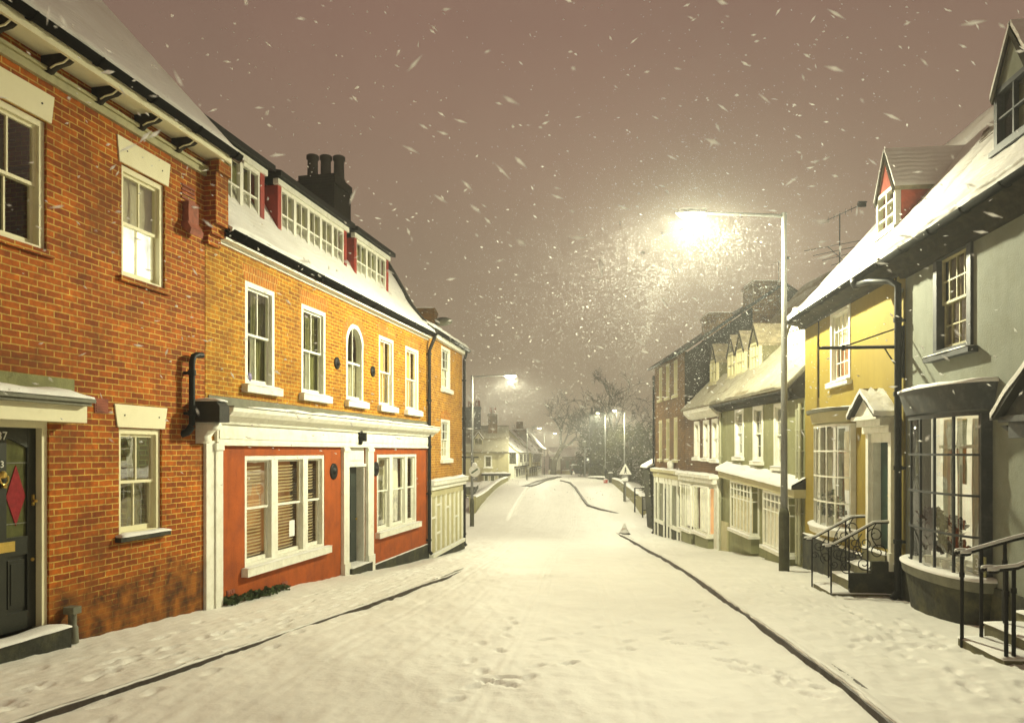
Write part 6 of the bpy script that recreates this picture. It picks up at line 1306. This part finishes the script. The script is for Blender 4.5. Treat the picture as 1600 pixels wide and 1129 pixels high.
def cottage(name, label, px0, px1, Y0, Y1, eave, apex, zb, mat, roofm, wins, jet=True, tall=False):
    """gable-fronted cottage standing along the left side of the road"""
    P0 = ((px0 - CX) / F * Y0, Y0); P1 = ((px1 - CX) / F * Y1, Y1); L = math.dist(P0, P1); S = Face(P0, (P1[0] - P0[0], P1[1] - P0[1]), 1)
    H = thing(name, label, 'house', (*S.w(L / 2, 0, 0)[:2], G(Y0) - .3)); ze, za, zj = eave, apex, zb
    part(H, 'wall', wall_mb(S, 0, L, -4, ze, back=6), mat)
    q = MB(S); q.box(.0, L, 0, .45 if jet else .03, zj, ze); up = part(H, 'upper_storey', q, mat)
    q = MB(S); q.box(-.02, L + .02, .0, .47 if jet else .05, zj - .14, zj); [q.box(L * k, L * k + .12, .45 if jet else 0, .49 if jet else .06, zj, ze) for k in (.02, .35, .62, .93)]; part(up, 'timber_frame', q, 'timber')
    roof(S, H, -.1, L + .1, [(.75, ze - .15), (.2, ze + .15), (-1.0, (ze + za) / 2 + .2), (-2.2, za), (-5.2, ze)], 'dusted', .1, .05, seed=px0, step=.2, bare=.3)
    q = MB(S); q.prism([(.45 if jet else 0, ze), (-2.2, za - .1), (-5, ze)], 'u', -.0, .12); part(H, 'gable_wall', q, mat)
    for (a, b, c, d) in wins:
        q = MB(S); oo = .455 if jet else .035; q.box(L * a, L * b, oo, oo + .05, c, d); w = part(up, 'window', q, 'white'); q = MB(S); q.box(L * a + .12, L * b - .12, oo + .05, oo + .06, c + .1, d - .1); part(w, 'pane', q, 'tint_glass')
    q = MB(S)
    for k in (.08, .3, .52, .72, .9): q.box(L * k, L * k + .2, 0, .06, -1.6, zj - .2)
    part(H, 'shopfront', q, 'white'); q = MB(S); q.box(L * .1, L * .9, .0, .03, -1.0, zj - .3); part(H, 'pane', q, 'tint_glass')
    return H
cottage('cottage', 'white jettied cottage with a sweeping snowy roof next to the inn', 803.5, 821, 78, 87, 1.75, 3.75, .15, 'white', 'tile', [(.05, .28, .45, 1.5), (.42, .62, .45, 1.5), (.7, .9, .45, 1.5)])
cottage('cottage', 'grey jettied cottage with a long band of upper windows, behind a lamp post', 824.5, 840, 89, 100, 1.55, 4.3, -.2, 'cream', 'tile', [(.1, .85, .3, 1.3)])
cottage('cottage', 'tall white gabled house last in the row on the left', 840.5, 846.5, 101, 112, 2.2, 5.0, -.6, 'white', 'tile', [(.3, .7, .4, 1.6)], jet=False)
Y = 92; a, b = P3(806, 0, Y)[0], P3(823, 0, Y)[0]; t = thing('brick_house', 'red brick house end with a chimney rising behind the jettied cottages', 'house', ((a + b) / 2, Y, -1.5)); q = MB(); q.box(a - 1.5, b, Y, Y + 5, -3, P3(0, 671, Y)[1]); part(t, 'wall', q, 'brick_rust'); q = MB(); q.box(a + .05, a + .9, Y + .5, Y + 1.2, 3.5, P3(0, 662, Y)[1] + .3); c = part(t, 'chimney', q, 'brick_rust')
q = MB(); q.snow(a - 1.5, b, Y, Y + 5, P3(0, 671, Y)[1], .12, 5., .5, .4); part(t, 'wall_snow', q, 'snow')
# hanging sign of the inn
Y = 73.; x, z = P3(801.5, 715, Y); t = thing('hanging_sign', 'grey rectangular pub sign hanging before the white gable of the inn', 'sign', (x, Y, z - .6)); q = MB(); q.box(x - .36, x + .3, Y - .03, Y + .03, z - .55, z + .4); b_ = part(t, 'sign_board', q, 'lead')
q = MB(); q.box(x - .40, x + .34, Y - .04, Y + .04, z + .4, z + .47); q.box(x - .40, x + .34, Y - .04, Y + .04, z - .6, z - .55); part(b_, 'sign_frame', q, 'timber'); q = MB(); q.box(x - .14, x + .02, Y - .036, Y - .03, z + .25, z + .31); disc(q, (x - .03, z + .12), .07, Y - .036, .006, 10); part(b_, 'sign_motif', q, 'black'); q = MB(); q.tube([(x - .5, Y, z + .5), (x + .5, Y, z + .5)], .03, 6); part(t, 'sign_arm', q, 'iron')

# facing house at the end of the street
Y = 132.; t = thing('end_house', 'pale low house with a white columned porch facing down the street', 'house', (P3(892, 0, Y)[0], Y, G(Y))); x0, x1 = P3(860, 0, Y)[0], P3(925, 0, Y)[0]; z0 = G(Y) - 1
q = MB(); q.box(x0, x1, Y, Y + 6, z0, P3(0, 713, Y)[1]); part(t, 'wall', q, 'brick_rust')
q = MB(); q.prism([(Y - .4, P3(0, 713, Y)[1]), (Y + 3, P3(0, 698, Y)[1]), (Y + 6.4, P3(0, 713, Y)[1])], 'u', x0 - .3, x1 + .3); r = part(t, 'roof', q, 'snow')
px = [P3(p, 0, Y)[0] for p in (863.5, 867, 870.5, 873.5)]; q = MB(); [q.tube([(a, Y - 1.0, z0), (a, Y - 1.0, P3(0, 716, Y)[1])], .17, 8) for a in px]; q.box(px[0] - .4, px[-1] + .4, Y - 1.4, Y, P3(0, 716, Y)[1], P3(0, 713.5, Y)[1]); part(t, 'porch', q, 'white')
for k in range(3): a = P3(884 + 9 * k, 0, Y)[0]; q = MB(); q.box(a, a + .6, Y - .05, Y, P3(0, 731, Y)[1], P3(0, 720, Y)[1]); part(t, 'window', q, 'tint_glass')
Y = 126.; t = thing('garden_wall', 'low snow-topped garden wall across the end of the street', 'wall', (P3(880, 0, Y)[0], Y, G(Y)))
for a, b in ((857, 876), (878, 897)): q = MB(); q.box(P3(a, 0, Y)[0], P3(b, 0, Y)[0], Y, Y + .3, -4, P3(0, 735, Y)[1]); part(t, 'wall_panel', q, 'cream'); q = MB(); q.snow(P3(a, 0, Y)[0], P3(b, 0, Y)[0], Y - .05, Y + .35, P3(0, 735, Y)[1], .15, 1.); part(t, 'wall_snow', q, 'snow')
# parked car far away
Y = 108.; x, g = P3(901, 0, Y)[0], G(Y); t = thing('parked_car', 'dark parked car under snow at the far right of the road', 'car', (x, Y, g))
q = MB(); prof = [(-.75, .25), (-.78, .75), (-.7, .92), (-.55, 1.0), (-.45, 1.42), (.45, 1.42), (.55, 1.0), (.7, .92), (.78, .75), (.75, .25)]; q.prism([(x + a, g + b) for a, b in prof], 'o', Y, Y + 3.8); part(t, 'body', q, 'car')
q = MB(); q.box(x - .42, x + .42, Y - .02, Y, g + 1.02, g + 1.36); part(t, 'rear_window', q, 'tint_glass'); q = MB(); q.snow(x - .5, x + .5, Y, Y + 3.8, g + 1.42, .14, 2.); part(t, 'car_snow', q, 'snow')
for s in (-1, 1):
    q = MB(); q.lathe([(.3, 0), (.3, .2)], x + s * .72 - .1, Y + .6, 12, 'u', g + .3); part(t, 'wheel', q, 'rubber'); q = MB(); q.box(x + s * .6 - .08, x + s * .6 + .08, Y - .025, Y, g + .68, g + .8); part(t, 'tail_lamp', q, 'signr')
# pelican crossing signal with a lit box, bollard/railing cluster, low wall on the right beyond the bridge
Y = 84.; x, z = P3(918.5, 717.5, Y); t = thing('crossing_signal', 'crossing pole with a small square lit box beside the far right pavement', 'signal', (P3(913, 0, Y)[0], Y, G(Y))); xp = P3(914, 0, Y)[0]
q = MB(); q.tube([(xp, Y, G(Y)), (xp, Y, P3(0, 694, Y)[1])], .07, 8); part(t, 'pole', q, 'galv'); q = MB(); q.box(x - .25, x + .25, Y - .12, Y + .12, z - .3, z + .3); b_ = part(t, 'signal_box', q, 'black'); q = MB(); q.box(x - .13, x + .13, Y - .135, Y - .12, z - .13, z + .13); part(b_, 'lens', q, 'signlit'); q = MB(); q.box(xp - .3, xp + .1, Y - .15, Y + .15, P3(0, 697, Y)[1], P3(0, 690, Y)[1]); part(t, 'signal_head', q, 'lead')
q = MB(); q.snow(xp - .3, xp + .1, Y - .15, Y + .15, P3(0, 690, Y)[1], .12, 2.); part(t, 'signal_snow', q, 'snow')
t = thing('low_wall', 'low stone wall with a snowy top beyond the right end of the bridge', 'wall', (11, 78, G(78))); q = MB(); Gd = []
for px, tp, b, y in ((919, 745, 752, 80), (932, 745, 753, 76), (946, 746, 757, 70)): x = (px - CX) / F * y; Gd.append([(x, y, EYE + (HY - b) / F * y - .3), (x, y, EYE + (HY - tp) / F * y), (x + .3, y + .3, EYE + (HY - tp) / F * y), (x + .3, y + .3, -3)])
q.grid(Gd, False); part(t, 'wall_face', q, 'stone'); q = MB(); q.grid([[(g_[1][0] - .05, g_[1][1] - .05, g_[1][2]), (g_[1][0], g_[1][1], g_[1][2] + .12), (g_[2][0], g_[2][1], g_[2][2] + .12)] for g_ in Gd]); part(t, 'wall_snow', q, 'snow')
Y = 66.; x, g = P3(946.5, 762, Y)[0], P3(946.5, 762, Y)[1]; t = thing('lifebuoy_stand', 'red painted post by the far end of the right bridge parapet', 'post', (x, Y, g)); q = MB(); q.box(x - .09, x + .09, Y - .1, Y + .1, g - .3, g + .62); q.box(x - .18, x + .16, Y - .12, Y + .12, g + .3, g + .75); part(t, 'post_box', q, 'redpaint'); q = MB(); q.tube([(x, Y, g + .9), (x, Y, g + 1.6)], .06, 8); q.lathe([(.13, 0), (.15, .1), (.1, .28), (0, .3)], x, Y, 12, 'z', g + 1.35); part(t, 'post_head', q, 'iron'); q = MB(); q.snow(x - .19, x + .17, Y - .13, Y + .13, g + .75, .08, 2.); part(t, 'post_snow', q, 'snow')
Y = 66.5; x, g = P3(954, 762, Y); t = thing('gate_post', 'dark gate post closing the far end of the right parapet', 'post', (x, Y, g)); q = MB(); q.box(x - .16, x + .16, Y - .16, Y + .16, g - .3, g + 1.25); q.box(x - .2, x + .2, Y - .2, Y + .2, g + 1.25, g + 1.33); part(t, 'shaft', q, 'stone'); q = MB(); q.snow(x - .2, x + .2, Y - .2, Y + .2, g + 1.33, .12, 2.); part(t, 'post_snow', q, 'snow')

# ------------------------------------------------------------------ trees
def bare_tree(label, X, Y, H, spread, seed, z0=None, group='bare trees behind the bridge'):
    rr = random.Random(seed); g = G(Y) - .3 if z0 is None else z0
    t = thing('bare_tree', label, 'tree', (X, Y, g), group); tr = MB(); cr = MB()
    def grow(p, d, l, r, lev):
        n = 4; pts = [p]; rs = [r]
        for i in range(n):
            d = (d + Vector((rr.gauss(0, .16), rr.gauss(0, .16), rr.gauss(.03, .10)))).normalized(); p = p + d * (l / n); pts.append(p); rs.append(r * (1 - .35 * (i + 1) / n))
        (tr if lev < 2 else cr).tube(pts, rs, 7 if lev < 2 else (5 if lev < 4 else 3))
        if lev >= 6 or l < .25: return
        k = 3 if lev < 2 else rr.choice((2, 3, 3))
        for i in range(k):
            a = rr.uniform(0, 6.283); ax = d.orthogonal().normalized(); ax.rotate(__import__('mathutils').Quaternion(d, a))
            dd = (d * rr.uniform(.55, .95) + ax * rr.uniform(.45, 1.0) * spread + Vector((0, 0, .12))).normalized()
            j = rr.choice((2, 3, 4)) if lev else 4
            grow(pts[j], dd, l * rr.uniform(.6, .85), max(.028, rs[j] * rr.uniform(.55, .78)), lev + 1)
    grow(Vector((X, Y, g)), Vector((0, 0, 1)), H * .32, H * .034, 0)
    part(t, 'trunk', tr, 'bark'); part(t, 'crown', cr, 'bark')
for a in [('broad bare tree at the far end of the street, left of the road', 6.6, 118, 15.5, 1.0, 3), ('bare tree with a twisted crown just right of the far road', 12.2, 104, 14.0, 1.1, 11), ('wide bare tree rising behind the ivy mass, left of its neighbour', 14.0, 86, 14.2, 1.0, 5), ('tall bare tree rising behind the ivy mass beside the tall brick house', 17.0, 84, 14.2, 1.0, 8), ('slender bare tree standing in the haze behind the cottages', 2.5, 128, 10.0, 1.0, 19)]: bare_tree(*a)
def ivy_tree(label, X, Y, w, d, zt, seed, n):
    rr = random.Random(seed); g = G(Y) - 1.2; t = thing('ivy_tree', label, 'tree', (X, Y, g), 'ivy-clad trees on the right bank'); q = MB(); q.tube([(X, Y, g), (X + .1, Y, (g + zt) / 2), (X, Y, zt - .6)], [.3, .2, .08], 8)
    for k in range(8): a = rr.uniform(0, 6.28); h = rr.uniform(.3, .8); z = g + (zt - g) * h; q.tube([(X, Y, z), (X + math.cos(a) * w * .6, Y + math.sin(a) * d * .5, z + .8)], [.08, .03], 5)
    part(t, 'trunk', q, 'bark'); l = MB(); H = zt - g
    for k in range(n):
        a = rr.uniform(0, 6.283); h = rr.random(); e = math.sqrt(max(.05, 1 - (abs(h - .45) / .62) ** 3)); r = rr.random() ** .35
        c = (X + math.cos(a) * w * e * r, Y + math.sin(a) * d * e * r, g + .3 + (H - .5) * h + rr.gauss(0, .12)); leafclump(l, c, (.40, .3, .46), rr.randint(26, 44), .15, rr)
    part(t, 'crown', l, 'hedge')
for a in [('ivy-clad tree nearest the tall brick house', 14.2, 68, 2.4, 1.6, 4.35, 1, 330), ('bushy ivy-clad tree behind the triangular sign', 11.6, 73, 2.4, 1.6, 4.4, 2, 330), ('ivy-clad tree standing between two lamps', 10.6, 82, 2.0, 1.6, 4.6, 3, 260), ('ivy-clad tree leaning over the lit crossing box', 9.9, 92, 1.7, 1.6, 4.4, 4, 220), ('low ivy bush right behind the right parapet', 12.0, 58, 2.0, 1.3, .6, 5, 170), ('ivy-clad tree filling the gap under the bare crowns', 17.8, 76, 2.6, 1.6, 4.5, 6, 260)]: ivy_tree(*a)
Y = 80.; x, z = P3(940.5, 640, Y); t = thing('chimney_stack', 'brick chimney stack with four pots showing among the bare branches', 'chimney', (x, Y, z - 4)); q = MB(); q.box(x - .9, x + .9, Y + 4, Y + 5, -1, z - .1); part(t, 'stack', q, 'brick_soot')
for k in range(4): q = MB(); q.lathe([(.14, 0), (.12, .6), (.15, .62), (.1, .66)], x - .6 + .4 * k, Y + 4.5, 10, 'z', z - .1); part(t, 'chimney_pot', q, 'pot')

# ------------------------------------------------------------------ falling snow: lumpy tumbling flakes hanging in the air
def flakes():
    rr = np.random.default_rng(21); P = []
    def put(px, py, Y, s, el): P.append(((px - CX) / F * Y, Y, EYE + (HY - py) / F * Y, s, el))
    for _ in range(480):                      # near
        Y = rr.uniform(2.5, 9); put(rr.uniform(0, 1600), rr.uniform(-40, 700), Y, rr.uniform(.0022, .0065) * (.45 + Y / 6), rr.uniform(1.8, 5.5))
    for _ in range(64):                       # big clumps close by
        Y = rr.uniform(2.2, 4.5); put(rr.uniform(60, 1560), rr.uniform(0, 420), Y, rr.uniform(.0050, .0085), rr.uniform(3.5, 7.5))
    for _ in range(1500):                     # middle
        Y = rr.uniform(8, 24); put(rr.uniform(150, 1500), rr.uniform(0, 760), Y, rr.uniform(.006, .013), rr.uniform(1.3, 2.6))
    for (lx, ly, lz, n, rad) in ((3.6, 16.3, 6.5, 26000, 3.2), (-.15, 38.6, 4.6, 800, 1.5), (6.4, 52, 3.6, 300, 1.3), (7.4, 71, 4.0, 160, 1.3)):
        for _ in range(n):                    # thick in the light under the lanterns
            r = rad * rr.random() ** .6; th = rr.uniform(0, 6.283); h = -abs(rr.normal(0, 1.6)) + .7
            h = rr.normal(-1.35, 1.55) * (rad / 3.1); r = abs(rr.normal(0, 2.0)) * (rad / 3.1); sc = .34 if ly < 20 else .8
            if h * h + r * r < .55: continue
            P.append((lx + r * math.cos(th) * 1.35 + .3 * h, ly + r * math.sin(th), lz + h, rr.uniform(.007, .0125) * sc, rr.uniform(1.3, 3.2)))
    for _ in range(12):                      # extra flakes added close round the near lantern to build up its glow
        r = .35 + .9 * rr.random() ** 1.6; d = rr.normal(0, 1, 3); d /= np.linalg.norm(d); P.append((4.05 + d[0] * r * 1.1, 16.4 + d[1] * r, 6.75 + d[2] * r, rr.uniform(.003, .006), rr.uniform(1.3, 3)))
    for _ in range(2600):
        Y = rr.uniform(20, 60); put(rr.uniform(720, 1260), rr.uniform(440, 780), Y, rr.uniform(.012, .022), rr.uniform(1.2, 2.4))
    P = np.array(P); n = len(P)
    base = np.array([(1, 0, 0), (-1, 0, 0), (0, 1, 0), (0, -1, 0), (0, 0, 1), (0, 0, -1)], float)
    tri = np.array([(0, 2, 4), (2, 1, 4), (1, 3, 4), (3, 0, 4), (2, 0, 5), (1, 2, 5), (3, 1, 5), (0, 3, 5)])
    ax = rr.normal(0, .36, (n, 3)) + np.array([.75, -.1, -.42])[None] * np.where(rr.random(n) < .82, 1, 0)[:, None] + np.array([.7, 0, .35])[None] * (rr.random(n) < .18)[:, None]; ax[:, 1] *= .5; ax /= np.linalg.norm(ax, axis=1)[:, None]
    s1 = np.cross(ax, rr.normal(0, 1, (n, 3))); s1 /= np.linalg.norm(s1, axis=1)[:, None]; s2 = np.cross(ax, s1)
    Rm = np.stack([ax * P[:, 4:5], s1, s2], 1)
    V = (base[None] * (1 + rr.uniform(-.35, .35, (n, 6, 1)))) @ Rm * P[:, 3][:, None, None] + P[:, None, :3]
    V += rr.normal(0, .2, (n, 6, 3)) * P[:, 3][:, None, None]
    keep = V[:, 0, 2] > np.array([G(y) for y in V[:, 0, 1]]) + .1; V = V[keep]; n = len(V)
    Fs = (tri[None] + (np.arange(n) * 6)[:, None, None]).reshape(-1, 3)
    me = bpy.data.meshes.new('falling_snow'); me.from_pydata(V.reshape(-1, 3).tolist(), [], Fs.tolist()); me.polygons.foreach_set('use_smooth', [True] * len(me.polygons)); me.materials.append(MT['flake'])
    o = bpy.data.objects.new('falling_snow', me); COL.objects.link(o); tag(o, 'snowflakes falling through the lamplight over the street', 'falling snow', None, 'stuff')
flakes()
# ------------------------------------------------------------------ the snowy air itself
if HAZE:
    mb = MB(); mb.box(-60, 60, -45, 190, -8, 14.5)
    hz = bpy.data.materials.new('haze_air'); hz.use_nodes = True; nt = hz.node_tree; nt.nodes.remove(nt.nodes['Principled BSDF'])
    v = nd(nt, 'ShaderNodeVolumePrincipled'); v.inputs['Density'].default_value = HAZE; v.inputs['Color'].default_value = (.93, .93, .9, 1); v.inputs['Anisotropy'].default_value = .55
    nt.links.new(v.outputs[0], nt.nodes['Material Output'].inputs['Volume']); MT['haze'] = hz
    ho = part(None, 'haze', mb, 'haze'); ho['kind'] = 'stuff'
